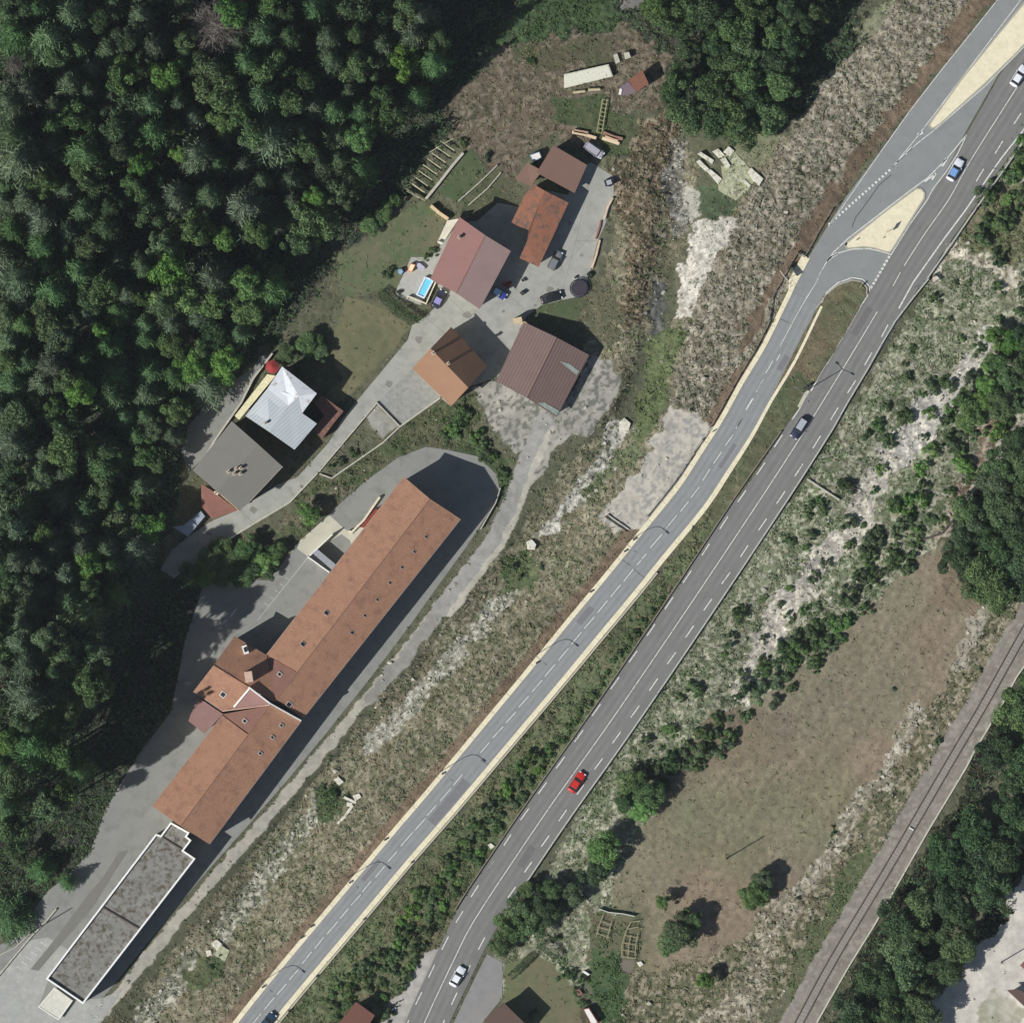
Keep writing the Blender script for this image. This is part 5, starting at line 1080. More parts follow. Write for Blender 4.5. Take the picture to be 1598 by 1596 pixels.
item('site_container', 'long pale flat panelled container in the meadow near the top', 'container', 'T', '640,372 862,322 884,382 640,442', 0, .9, mat('container_pale', (206,204,184), .7, .12, 2, stain=((120,124,108), 1.5, .58, .66)), (.2, mat('container_top', (214,212,194), .7, .1, 3, stain=((96,100,84), 2.2, .6, .66))))
for s_, lb in (('685,462 700,452 745,455 742,466 690,474', 'short pale log lying below the container, left one'), ('760,448 815,436 820,446 765,460', 'short pale log lying below the container, right one')):
    pts = wp('T', s_); tag(MB().tube((*pts[0], .3), (*pts[2], .3), .3, .27, n=10).build('log', mat('log_pale', (186,174,140))), lb, 'log')
item('grey_pallet', 'tilted pale pallet above the container', 'pallet', 'T', '885,275 905,268 920,310 898,320', 0, .5, m_stone); item('grey_crate', 'pale crate with a dark side above the container', 'crate', 'T', '938,265 965,260 975,288 945,298', 0, 1.0, m_stone, (.08, m_pale))
r = empty('ladder', (0,0,0), 0, 'long yellow ladder frame lying on the grass above the brown roof', 'ladder')
for s_ in ('832,496 803,660', '855,498 828,668'): MB().ribbon(wp('T', s_), .07, -.07, .35, .5).build('side_rail', mat('yellow_paint', (166,164,120), .6), r)
for k in range(9): t=k/8; MB().ribbon(wp('T', '%f,%f %f,%f' % (832-29*t, 498+160*t, 855-27*t, 502+164*t)), .05, -.05, .38, .46).build('rung', mat('yellow_paint', (196,190,120)), r)
r = empty('timber_stack', (0,0,0), 0, 'row of cream and reddish sawn planks above the brown roof', 'timber')
for s_, m_ in (('680,660 730,668 800,690', (214,190,156)), ('690,652 760,665', (168,140,118)), ('830,690 915,718', (222,200,168)), ('835,662 890,685 932,694', (150,116,98)), ('845,678 910,700', (206,170,140))):
    MB().ribbon(wp('T', s_), .3, -.3, 0, .45).build('plank', mat('plank%d' % m_[0], m_, .8, .1, 3), r)
# concrete slabs near the stream
slabs = [('Q','1000,215 1030,198 1140,268 1125,300', 'upper left long white slab of the concrete apron by the stream'), ('Q','990,280 1020,262 1105,345 1075,365', 'white slab nearest the rocks, below the upper left one'),
 ('Q','1075,352 1110,342 1205,420 1175,470', 'lowest white slab of the left row'), ('Q','1125,195 1175,170 1230,225 1180,250', 'upper middle white slab'), ('Q','1190,262 1235,245 1278,315 1250,335', 'middle white slab below the upper middle one'),
 ('Q','1215,200 1262,150 1310,190 1275,235', 'topmost white slab of the concrete apron'), ('Q','1415,360 1450,330 1550,420 1515,480 1470,440', 'large white slab at the right end of the apron'), ('Q','1370,440 1395,425 1445,475 1425,492', 'small white slab left of the large right one'),
 ('L','770,565 800,540 835,570 825,610 775,610', 'white concrete block at the top of the pale rocks'), ('L','255,1230 285,1215 310,1245 300,1275 260,1270', 'lone white block west of the pale rocks'),
 ('G','480,80 510,62 545,95 515,118', 'bright white block on the slope beside the flat building'), ('G','600,180 640,165 655,190 615,215', 'white block below the bright one, right of the green hollow'), ('G','565,220 600,225 595,252 562,245', 'small white block under the other two'),
 ('D','1310,1100 1350,1075 1390,1110 1350,1145', 'white block in the scrub near the lower left'), ('D','1280,1145 1310,1140 1320,1170 1290,1185', 'small white block below the lower left one'), ('H','5,485 25,475 50,495 25,515', 'white block at the west foot of the highway wall'),
 ('H','930,1215 960,1210 975,1230 950,1245', 'white drum beside the vegetable plot')]
for k, s_, lb in slabs:
    pts = wp(k, s_); g = gz(pts); tag(MB().prism(pts, g-.3, g+.35).build('concrete_block', mat('white_concrete', (214,210,194), .9, .14, 2, .16, 6, stain=((150,150,124), 1.6, .5, .68)), bevel=.06), lb, 'block', 'pale concrete blocks')
pts = wp('Q', '1190,240 1310,200 1500,400 1420,520 1320,600 1180,520 1170,470 1210,420'); g = gz(pts)
tag(MB().prism(pts, g-.5, g+.05).build('concrete_chute', mat('mossy_concrete', (158,160,128), .9, .14, .8, .2, 4, stain=((188,190,166), 1.2, .48, .62))), 'sloping mossy yellow green concrete chute between the white slabs', 'chute')
pts = wp('D', '1375,1110 1430,1145 1400,1210 1330,1170'); g = gz(pts)
tag(MB().prism(pts, g-.4, g+.04).build('mossy_slab', mat('mossy_concrete', (176,178,132))), 'mossy slab beside the white blocks near the lower left', 'slab')
for s_, lb in (('545,190 620,225', 'upper'), ('600,240 550,310 505,355', 'lower')):
    pts = wp('G', s_); g = gz(pts); tag(MB().ribbon(pts, .25, -.25, g-.3, g+.15).build('concrete_channel', mat('white_concrete', (220,216,200))), lb + ' pale concrete channel running from the white blocks by the flat building', 'channel')
item('patio_sheet', 'small white sheet lying under the bush of the bottom garden', 'sheet', 'H', '590,1275 605,1268 640,1290 630,1300', .1, .6, m_whitecap)
item('garden_trailer', 'white and red trailer at the bottom edge of the garden', 'trailer', 'H', '595,1505 635,1495 695,1590 650,1610', .1, 1.6, mat('brick_red', (130,62,50)), (.2, m_whitecap))
item('garden_bench', 'small reddish bench in the shrub row of the bottom garden', 'bench', 'H', '545,1395 575,1380 600,1415 570,1425', .3, .6, mat('annex_red', (142,84,70)))
r = empty('yard_building', (0,0,0), 0, 'corner of a low reddish roof at the right edge of the gravel yard', 'building')
block(r, [c3('I', '1575,1130 1640,1060 1700,1130 1620,1170', [3.0]*4)], mat('annex_red', (142,84,70)), m_greywall, win=0)
r = empty('yard_building', (0,0,0), 0, 'dark roof corner at the lower right edge of the gravel yard', 'building')
block(r, [c3('I', '1560,1265 1700,1330 1660,1420 1500,1270', [2.6]*4)], mat('darkbrown_tiles', (96,78,70)), m_greywall, win=0)
# vegetable frames
vf = empty('vegetable_frames', (0,0,0), 0, 'grid of thin pale cane frames over the vegetable beds', 'plant frames')
vm = mat('cane', (170,162,130), .8)
for s_ in ('Y0,440 20,350 60,250', 'Y90,450 110,380 130,300', 'Y215,600 215,500 250,380 290,310', 'Y265,600 270,500 290,420', 'Y325,600 330,500 350,400', 'Y0,400 110,440', 'Y10,350 120,380', 'Y30,300 120,330', 'Y215,600 330,612', 'Y215,540 330,560', 'Y225,480 340,500', 'Y240,420 350,440', 'Y250,370 350,350', 'Y290,310 370,300'):
    MB().ribbon(wp('Y', s_), .05, -.05, .5, .62).build('cane', vm, vf)

# ------------------------------------------------------------ vegetation prototypes
def quads_mesh(name, C, U, Vv, tone, m):
    """C centre, U and Vv half axes (n,3)"""
    n = len(C); v = np.empty((n, 4, 3)); v[:,0] = C-U-Vv*.6; v[:,1] = C+U*1.0-Vv*.35; v[:,2] = C+U*1.0+Vv*.35; v[:,3] = C-U+Vv*.6
    return np_mesh(name, v.reshape(-1,3), np.arange(n*4).reshape(-1,4), m, tone=tone)
def unit(a): return a / np.maximum(np.linalg.norm(a, axis=-1, keepdims=True), 1e-9)
def crown_decid(name, m, seed, Rr=1.0, Hh=1.0, nl=16, per=150, leaf=.11, spread=.72):
    g = np.random.default_rng(seed); C=[];U=[];V=[];T=[]
    # lobes inside an ellipsoid of radius 1 (plan) and height 1.3
    for k in range(nl):
        a = g.random()*2*np.pi; rr = spread*np.sqrt(g.random()) if k else 0; z = (1-rr**2*.9)*.75*g.uniform(.55,1.05)
        cen = np.array([rr*np.cos(a), rr*np.sin(a), z]); lr = g.uniform(.17,.36)
        d = unit(g.normal(size=(per,3))); d[:,2] = np.abs(d[:,2])*1.1 - .25; d = unit(d)
        r_ = lr*g.uniform(.55,1.08,(per,1)); c = cen + d*r_*[1,1,.8]
        nrm = unit(d + g.normal(size=(per,3))*.55); u = unit(np.cross(nrm, g.normal(size=(per,3)))); v = np.cross(nrm,u)
        s = leaf*g.uniform(.55,1.25,(per,1)); C.append(c);U.append(u*s);V.append(v*s*.62); T.append(np.clip(g.normal(.5,.22,per)+ g.normal(0,.16),0,1))
    C=np.concatenate(C); return quads_mesh(name, C*[Rr,Rr,Hh], np.concatenate(U)*Rr, np.concatenate(V)*Rr, np.concatenate(T), m)
def crown_conifer(name, m, seed, layers=13, per=(19,8), droop=.2, spike=.2):
    g = np.random.default_rng(seed); C=[];U=[];V=[];T=[]
    for L_ in range(layers):
        f = L_/(layers-1); rad = (1-f)**.8*1.0+.06; z = .12+f*.95; nb = int(per[0]*(1-f)+per[1]*f)
        for b in range(nb):
            a = 2*np.pi*(b+g.random()*.8)/nb + L_*1.3; r_ = rad*g.uniform(.7,1.12); n = max(3,int(8*r_)); 
            d = np.array([np.cos(a),np.sin(a),0]); pr = np.array([-np.sin(a),np.cos(a),0]); tb = g.normal(.5,.18)
            for i in range(n):
                t = (i+.7)/n; c = d*r_*t + [0,0,(z - droop*r_*t*t)*1.0]; w = (1-t*.55)*.16*r_+.03
                for sd_ in (-1,1):
                    u = unit(d*.8+pr*sd_*.65+np.array([0,0,g.normal(-.15,.2)]))*(w*.95+.03); v = unit(np.cross(u,[0,0,1])+g.normal(size=3)*.25)*(.03+.018*r_)
                    C.append(c+u*.5+g.normal(size=3)*.015); U.append(u); V.append(v); T.append(np.clip(tb+g.normal(0,.12),0,1))
    return quads_mesh(name, np.array(C), np.array(U), np.array(V), np.array(T), m)
def crown_dead(name, m, seed):
    g = np.random.default_rng(seed); C=[];U=[];V=[];T=[]
    for b in range(800):
        a = g.random()*2*np.pi; r0 = .05; r1 = g.uniform(.45,1.05); z0 = g.uniform(.2,.9); p0 = np.array([0,0,z0]); p1 = np.array([np.cos(a)*r1,np.sin(a)*r1,z0+g.uniform(-.05,.3)*(1.1-z0)])
        n = 4; pts = [p0+(p1-p0)*i/n + (g.normal(size=3)*.035*i) for i in range(n+1)]
        for i in range(n):
            u = (pts[i+1]-pts[i])/2; v = unit(np.cross(u,g.normal(size=3)))*(.008 if i else .014); C.append((pts[i]+pts[i+1])/2);U.append(u);V.append(v);T.append(g.random())
    return quads_mesh(name, np.array(C), np.array(U), np.array(V), np.array(T), m)
LM = dict(d=leaf_mat('leaf_green', (84,110,72), (132,160,104), .4), b=leaf_mat('leaf_bright', (98,138,74), (148,186,106), .4), o=leaf_mat('leaf_olive', (94,114,82), (130,154,110), .4),
          c=leaf_mat('needle_green', (86,108,80), (134,154,118), .35), k=leaf_mat('leaf_dark', (68,94,66), (110,136,92), .4), g=leaf_mat('bark_grey', (112,106,100), (152,144,136), 0), s=leaf_mat('needle_silver', (92,110,86), (128,146,118), .35), f=leaf_mat('needle_mid', (76,108,72), (128,162,108), .4))
m_bark = mat('bark', (72,60,48), .95, .2, 3)
CR = {}
for kd in 'dbok': CR[kd] = [crown_decid('crown_' + kd, LM[kd], 100 + 7*i + ord(kd), nl=[17,22,27,15][i], per=330, leaf=.06, spread=.8) for i in range(4)]
for kd in 'csf': CR[kd] = [crown_conifer('crown_' + kd, LM[kd], 300 + i + ord(kd), layers=11 + i) for i in range(4)]
CR['g'] = [crown_dead('crown_bare', LM['g'], 5)]
SH = {kd: [crown_decid('shrub_' + kd, LM[kd], 500 + i + ord(kd), nl=9 + 2*i, per=130, leaf=.09, spread=.95) for i in range(4)] for kd in 'dbok'}
def trunk_mesh(seed, limbs=7):
    mb = MB(); g = random.Random(seed); mb.tube((0,0,-.1),(0,0,.55),.035,.024,7).tube((0,0,.55),(0,0,.95),.024,.008,6)
    for k in range(limbs):
        a = g.random()*6.28; z = g.uniform(.35,.7); r_ = g.uniform(.2,.34); mb.tube((0,0,z),(math.cos(a)*r_,math.sin(a)*r_,z+g.uniform(.08,.2)),.012,.005,5)
    me = bpy.data.meshes.new('trunk'); me.from_pydata(mb.v, [], mb.f); me.materials.append(m_bark); return me
TRK = [trunk_mesh(i) for i in range(3)]; TRC = trunk_mesh(9, 0)
KN = dict(d='mid green leafy tree', b='bright green leafy tree', o='olive green leafy tree', k='dark green leafy tree', c='dark star shaped conifer', s='silvery green conifer', f='mid green spiky conifer', g='bare greyish dead tree')
NMT = dict(d='broadleaf_tree', b='broadleaf_tree', o='broadleaf_tree', k='broadleaf_tree', c='conifer', s='conifer', f='conifer', g='dead_tree')
used = {}
def where(px, py): return '%d%% across, %d%% down' % (round(px/15.98), round(py/15.96))
def uniq(lb):
    used[lb] = used.get(lb, 0) + 1; return lb
TREES = []
def tree(px, py, rad, kd, region, h=None, label=None):
    """rad in photo px; crown centre seen at px,py"""
    if region == 'western forest' and kd in 'dk' and not label and random.random() < .45: kd = 'f'
    r_ = rad*S; con = kd in 'csf'; h = h or (random.uniform(17, 21) if con else random.uniform(14, 18)) * (1.8 if py > 965 and px < 240 and py < 1310 else 1)
    if kd == 'g': h = 13
    if 480 < py < 905 and px > 130 and region == 'western forest': h = min(h, 8.5 if px > 180 else 11.5)
    x, y = P(px, py); z = ground(x, y); k = 1 - (z + h*.8)/3000; x, y = x*k, y*k; z = ground(x, y)
    root = bpy.data.objects.new(NMT[kd], None); col.objects.link(root); root.location = (x, y, z); root.rotation_euler = (0, 0, random.random()*6.28); root.empty_display_size = .3
    ch = bpy.data.objects.new('crown', random.choice(CR[kd])); col.objects.link(ch); ch.parent = root
    if con: r_ *= 1.35; ch.scale = (r_, r_, h*.72); ch.location = (0, 0, h*.22)
    elif kd == 'g': ch.scale = (r_, r_, h*.75); ch.location = (0,0,h*.2)
    else: r_ *= 1.14; ch.scale = (r_*1.02, r_*1.02, min(h*.62, r_*2.6)); ch.location = (0, 0, h - min(h*.62, r_*2.6)*.98)
    tk = bpy.data.objects.new('trunk', TRC if con else random.choice(TRK)); col.objects.link(tk); tk.parent = root; q_ = min(h*.7, r_*2.1); tk.scale = (q_, q_, h*(.98 if con else .9))
    size = 'large' if rad > 29 else 'small' if rad < 19 else 'medium'
    lb = label or '%s %s in the %s, %s' % (size, KN[kd], region, where(px, py))
    tag(root, uniq(lb), 'tree', 'trees of the ' + region); TREES.append((px, py, rad)); return root
SHR = []
def shrub(px, py, rad, kd, region, label=None, h=None):
    r_ = rad*S; x, y = P(px, py); z = ground(x, y); h = h or r_*random.uniform(1.0, 1.5)
    o = bpy.data.objects.new('shrub', random.choice(SH[kd])); col.objects.link(o); o.location = (x, y, z - .1); o.rotation_euler = (0, 0, random.random()*6.28); o.scale = (r_*1.05, r_*1.05*random.uniform(.8,1.1), h)
    nm = dict(d='mid green shrub', b='bright green shrub', o='olive green shrub', k='dark green shrub')[kd]
    tag(o, uniq(label or '%s %s %s, %s' % ('broad' if rad > 13 else 'small' if rad < 8 else 'medium', nm, region, where(px, py))), 'shrub', 'shrubs ' + region); SHR.append((px, py, rad)); return o
def many(k, spec, region, f=1/3.99, dk='d', hh=None):
    for t in spec.split():
        kd = dk
        if t[-1].isalpha(): kd, t = t[-1], t[:-1]
        x, y, r_ = (float(v) for v in t.split(',')); px, py = zp(k, '%f,%f' % (x, y))[0]
        tree(px, py, r_*f*1.04, kd, region, hh(kd) if hh else None)
WF = 'western forest'
many('M', '870,90,75s 960,290,70s 1350,170,170g 250,1360,110s 420,1440,80s 1220,970,110c 1300,1210,90c 1500,1290,120s 110,1000,150c 50,640,110c 160,560,90s 90,400,60g 430,510,90c 1080,1220,90s 90,200,110 300,230,150 430,100,110c 230,40,100 740,470,110 790,240,80k 1060,480,110b 1300,450,150 1450,620,150 1550,830,110 1390,740,90b 850,720,130k 950,820,110k 700,780,110 480,740,110 930,640,90k 530,960,130 560,1130,120 720,920,90k 520,1320,110 650,1420,90k 900,1320,110o 880,1030,80b 1110,960,60b 1200,1440,110b 1380,1480,90b 560,1530,90 260,1530,80 70,840,100 830,1160,80 700,1280,70k 1430,80,90b 1530,380,100 1000,1530,90o 340,330,90 620,120,70k 120,30,80k 40,90,70k', WF)
many('N', '860,60,140k 1130,60,110 1180,220,110s 1330,230,80 1110,380,110b 1300,380,85 850,410,110 1000,640,110 1010,710,100 850,860,85b 670,380,90c 260,440,140 390,640,110 230,600,130 90,690,110 280,870,165s 500,950,85 730,1190,110o 850,1060,90k 560,1220,70b 540,1370,140 130,1290,150s 210,1450,90 450,1520,90 250,220,110 400,220,90k 820,200,60 480,500,90k 560,60,90k 650,230,70c 240,1130,60c 1200,600,70k 1230,120,80s 400,100,80k', WF)
many('O', '490,110,110 330,230,130 290,370,120o 380,500,110o 110,150,100s 620,180,110 720,330,90 1040,60,120b 1080,200,140b 1010,290,90 1310,130,125s 1540,170,90b 1540,320,100 1340,290,90b 1060,420,90s 1080,560,90 1190,680,100b 1400,680,105b 1330,500,90k 1480,480,70 320,680,90s 430,770,90 500,860,80b 690,740,110k 700,880,90k 930,720,90 880,60,80k 960,1060,80o 1090,960,85 150,1030,130 80,1160,100s 400,1070,110 430,1220,120 640,1200,90k 650,1330,90 640,1460,100 990,1290,50 850,1540,60 750,1250,70k 620,460,55b 30,1480,70o 1250,580,70 560,260,80k 900,420,60k', WF)
many('W', '90,110,120s 780,110,120 920,90,110b 830,220,100s 560,340,90b 680,330,60 580,480,85 430,560,105 550,610,90 90,300,90s 310,760,90o 390,880,100 610,870,105o 570,1080,115 170,960,95s 170,1140,120s 210,1450,130 380,1480,100 430,1260,90o 60,1430,70b 50,560,70o 140,1330,80o 30,650,70k 60,40,60k 330,1000,60k', WF)
many('D', '100,100,120 300,230,110o 380,180,80 60,420,110 480,30,70k 30,250,80k 440,20,60k', WF)
many('D', '250,640,70 60,950,110k 120,560,60 420,720,45', WF, hh=lambda k: random.uniform(6, 8))
many('W', '-30,200,110k -30,800,110', WF)
# dimmer understorey between the tall crowns
k_ = 0
while len(TREES) < 276 and k_ < 9000:
    k_ += 1; px, py = rng.uniform(-10, 700), rng.uniform(-10, 1340); rr0 = rng.uniform(16, 27)
    side = ((px-250)*(-850) - (py-1000)*470)/971
    if side < (60 if py < 400 else 120 if py < 820 else 95) + (30 if py < 420 else 0): continue
    if any((px-a)**2+(py-b)**2 < (rr*.72 + rr0*.6)**2 for a, b, rr in TREES): continue
    tree(px, py, rr0, 'kdscc'[int(rng.integers(5))], WF, rng.uniform(9, 15))
nw = len(TREES)
EF = 'wood at the top centre'
many('E', '100,60,100 300,60,90k 60,250,100 250,200,95 300,240,90k 60,420,90 270,460,90 100,560,90k 160,640,100 30,720,75 450,60,65 380,130,60k 200,350,90k', EF, 1/3.5625, hh=lambda k: random.uniform(8, 12))
many('T', '1180,120,95 1400,60,90k 1480,160,100 1260,250,55o 1480,330,110 1390,440,90k 1250,540,105 1380,600,100k 1500,560,110 1530,690,60 1190,400,75 1100,20,70 1400,240,80k 1180,480,60k 1290,60,80 1560,60,80k', EF, 1/3.196, hh=lambda k: random.uniform(7, 11))
RF = 'wood right of the railway'
pol = zp('f', '1640,1040 1572,1110 1522,1190 1508,1240 1462,1300 1400,1400 1350,1500 1310,1610 1425,1610 1470,1530 1492,1490 1518,1450 1545,1370 1590,1320 1640,1310')
def fill(pol, n, rmin, rmax, kinds, region, hlo, hhi, gap=.62, shrubs=False):
    xs = [p[0] for p in pol]; ys = [p[1] for p in pol]; got = []; tries = 0
    while len(got) < n and tries < 6000:
        tries += 1; px, py = rng.uniform(min(xs), max(xs)), rng.uniform(min(ys), max(ys)); r_ = rng.uniform(rmin, rmax)
        if not inpoly(np.array([px]), np.array([py]), pol)[0]: continue
        if any((px-a)**2+(py-b)**2 < ((r_+rr)*gap)**2 for a, b, rr in got): continue
        got.append((px, py, r_)); kd = kinds[int(rng.integers(len(kinds)))]
        gx_, gy_ = P(px, py)
        if PAVED[min(max(int(np.searchsorted(ax, gy_)), 0), NX-1), min(max(int(np.searchsorted(ax, gx_)), 0), NX-1)] or dline(np.array([gx_]), np.array([gy_]), HW)[0] < 4.4 + r_*S or (shrubs and dline(np.array([gx_]), np.array([gy_]), SR)[0] < 4.2 + r_*S): got.pop(); continue
        if shrubs: shrub(px, py, r_, kd, region)
        else: tree(px, py, r_, kd, region, rng.uniform(hlo, hhi))
fill(pol, 34, 24, 34, 'ddkkdk', RF, 7, 10, .5)
pol = zp('X', '700,1010 850,900 860,640 1029,560 1150,600 1150,1540 820,1540 620,1400 520,1270 560,1170')
fill(pol, 26, 24, 34, 'kkdkdo', 'right edge wood', 6, 9, .52)
pol = zp('X', '800,-60 1150,-60 1150,420 960,430 840,390 760,460 690,440 600,330 660,230 780,170 840,60')
fill(pol, 16, 15, 24, 'ddbkd', 'upper right clump', 4, 6.5)
# single trees in the field and below the highway
TL = [(1064,1455,27,'d',6.5,'large green tree with a long shadow in the lower field'), (1080,1433,17,'d',5,'smaller green tree touching the north side of the field tree'), (1036,1408,12,'b',4.5,'small bright tree at the upper left of the field tree'), (1050,1475,20,'d',5.5,'green tree at the south west of the field tree'),
 (1100,1530,13,'b',5,'sparse bright green tree above the rocky scrub at the bottom'), (1176,1395,22,'d',5,'mid green tree right of the big dark tree shadow'),(1190,1372,17,'o',4.5,'olive tree above the one right of the dark shadow'),
 (943,1326,27,'b',6.5,'bright tree east of the highway, casting a shadow on the field'), (925,1362,22,'k',5.5,'dark grey green tree below the bright one east of the highway'), (1010,1235,24,'d',6,'green tree at the upper field margin east of the red car'), (990,1222,22,'d',5,'leafy tree between the red car and the field'), (1003,1262,20,'b',4.5,'bright low tree on the field margin'), (975,1250,16,'k',4.5,'dark tree on the rough bank below the red car'),
 (862,1390,17,'d',5,'small tree against the highway, upper one of the lower thicket'),(850,1420,24,'k',6,'dark tree in the thicket beside the highway'),(812,1415,19,'d',6,'tree at the highway edge of the lower thicket'),(795,1448,25,'d',6.5,'broad tree of the lower thicket above the car bay'),(826,1448,22,'d',5.5,'green tree in the middle of the lower thicket'),(782,1470,20,'d',5.5,'tree at the corner of the grey car bay'),(868,1418,17,'o',4,'olive tree at the field side of the thicket'),(895,1395,18,'o',4.5,'low olive tree towards the field from the thicket'),(825,1392,16,'d',4.5,'rounded tree nearest the guard rail in the lower thicket')]
for px, py, r_, kd, h_, lb in TL: tree(px, py, r_, kd, 'field margin', h_, lb)
# trees near houses and around the wooded bank above the yard
BK = 'bank above the yard'
many('B', '300,1190,75b 420,1160,85 520,1190,75 600,1130,75b 520,1060,60 830,900,50b 400,1090,60 680,1090,50 350,1120,60 250,1190,50 640,1190,40k', BK, 1/3.192, hh=lambda k: random.uniform(3, 5))
many('B', '730,95,55 840,60,60 800,190,45k 900,100,45', 'garden behind the silver roof', 1/3.192, hh=lambda k: random.uniform(3, 4.5))
many('N', '920,1400,65 1010,1310,60 1060,1250,35', 'lawn edge beside the forest', 1/3.99, hh=lambda k: random.uniform(2.5, 3.5))
HM = 'around the hamlet'
for s_, kd, r_, lb in (('R830,130','k',8,'dark bush against the west wall of the red roofed house'), ('R720,220','d',7,'small green bush between the pool terrace and red house'), ('R90,480','k',11,'dark bush in the lawn beside the water barrel'), ('B1060,590','k',8,'round dark bush in the triangular garden, right one'), ('B1000,640','k',8,'round dark bush in the triangular garden, left one'), ('B950,660','o',6,'small olive bush in the corner of the triangular garden'),
      ('A640,270','k',9,'dark bush at the end of the garden wall'), ('A520,200','d',8,'green bush between trellis and meadow'), ('T480,310','k',7,'dark green bush alone in the meadow'), ('A1150,860','k',6,'dark bush beside the trampoline'), ('A590,350','k',4,'tiny dark bush in the vegetable bed'), ('B1510,520','k',10,'dark bush above the end of the curved asphalt road'), ('B1570,480','b',13,'bright green bush above the curved asphalt road'), ('B1560,440','d',11,'green bush at the top of the grassy bank'),
      ('L120,850','d',10,'green bush beside the farm track bend'), ('L20,700','d',13,'green bush on the bank below the gravel lot'),('L70,760','b',9,'small bright bush on the bank below the gravel lot'),('f720,650','d',16,'leafy bush below the orange gabled house'),('f745,680','b',13,'bright bush on the grassy bank left of the gravel lot'),('f760,712','d',13,'bush at the lower end of the grassy bank'),('f705,672','b',12,'bright bush directly above the curved road end'),
      ('H470,1300','d',11,'round bush at the east corner of the bottom garden'),('H540,1290','k',10,'dark bush beside the white sheet in the bottom garden'),('H600,1330','d',11,'green bush under the white sheet in the bottom garden'),('H430,1070','k',8,'dark bush north of the bottom garden'),('H560,1400','k',8,'bush behind the reddish bench'),('H600,1480','d',9,'bush above the white and red trailer'),('H280,1540','k',9,'dark bush by the dark brown roof')):
    px, py = zp('f', s_)[0]; shrub(px, py, r_, kd, HM, lb)
def hedge(k, s_, w, h, label):
    pts = wp(k, s_); L_ = sum(math.dist(a, b) for a, b in zip(pts[:-1], pts[1:])); n = int(L_*w*h*60); g = np.random.default_rng(len(label))
    P_ = np.array(pts); seg = np.linalg.norm(np.diff(P_, axis=0), axis=1); cum = np.concatenate([[0], np.cumsum(seg)]); t = g.random(n)*cum[-1]; i = np.clip(np.searchsorted(cum, t) - 1, 0, len(seg)-1); f = (t-cum[i])/seg[i]
    c = P_[i] + (P_[i+1]-P_[i])*f[:,None]; d = (P_[i+1]-P_[i])/seg[i][:,None]; nx = np.stack([-d[:,1], d[:,0]], 1)
    o1 = (g.random(n)-.5)*w; zz = np.where(g.random(n) < .6, h - g.random(n)*.12, g.random(n)*h); o1 = np.where(zz < h-.2, np.sign(o1)*w/2*g.uniform(.85,1.05,n), o1)
    C = np.stack([c[:,0]+nx[:,0]*o1, c[:,1]+nx[:,1]*o1, zz], 1); nr = unit(g.normal(size=(n,3))+[0,0,.8]); u = unit(np.cross(nr, g.normal(size=(n,3)))); v = np.cross(nr, u); s = g.uniform(.08,.17,(n,1))
    me = quads_mesh('hedge', C, u*s, v*s*.6, g.random(n), LM['k']); o = bpy.data.objects.new('hedge', me); col.objects.link(o); tag(o, label, 'hedge')
hedge('A', '100,940 180,1000 260,1070 310,1085', 1.1, 1.8, 'clipped dark hedge in an L beside the pool terrace')
hedge('A', '90,955 170,1040 268,1108', .7, 1.4, 'narrow outer hedge running parallel to the pool hedge')
hedge('H', '285,1170 215,1240 140,1310', 1.3, 1.6, 'clipped green hedge between car bay and bottom garden')
hedge('H', '320,1100 380,1150 430,1200', 1.0, 2.2, 'tall dark hedge block north of the bottom garden')
# shrubs of the banks
E1 = 'on the bank between the two roads'
pol = zp('f', '860,1150 880,1180 760,1360 700,1420 650,1510 615,1560 600,1596 500,1610 520,1540 600,1470 650,1400 720,1310 800,1210')
fill(pol, 72, 8, 15, 'dbdod', E1, 0, 0, .68, True)
pol = zp('f', '1080,880 1095,890 1000,1040 890,1190 860,1180 900,1110 1000,970')
fill(pol, 22, 5, 9, 'dod', E1, 0, 0, .9, True)
E2 = 'on the rough slope east of the highway'
pol = zp('f', '1470,440 1600,300 1600,540 1530,640 1440,780 1300,960 1180,1120 1060,1220 980,1260 960,1220 1080,1060 1200,880 1330,690 1420,550')
fill(pol, 88, 5, 14, 'doddb', E2, 0, 0, 1.05, True)
pol = zp('f', '1500,620 1560,650 1500,760 1440,870 1330,980 1240,1060 1150,1130 1200,1020 1300,900 1400,760')
fill(pol, 30, 9, 15, 'dodb', E2, 0, 0, .95, True)
for pl_, n_ in (('1500,660 1598,600 1598,680 1540,730 1500,780', 10), ('1380,800 1440,760 1470,800 1420,860 1340,930 1300,960', 14), ('1180,1060 1250,1000 1290,960 1330,960 1300,1020 1200,1110', 12), ('1060,1170 1120,1120 1150,1150 1080,1200 1010,1250 990,1220', 12), ('1540,230 1598,200 1598,330 1520,360', 8)):
    fill(zp('f', pl_), n_, 10, 19, 'dodob', E2, 0, 0, .7, True)
for px, py, r_, kd in ((1320,760,14,'k'),(1285,790,13,'d'),(1385,690,13,'d'),(1410,650,12,'d'),(1455,600,14,'d'),(1540,300,20,'d'),(1565,350,19,'d'),(1530,370,17,'o'),(1580,270,18,'d'),(1560,400,14,'k'),(1225,1010,15,'k'),(1290,1005,14,'d'),(1160,1075,16,'k'),(1100,1150,18,'d'),(1050,1190,17,'k')): shrub(px, py, r_, kd, E2)
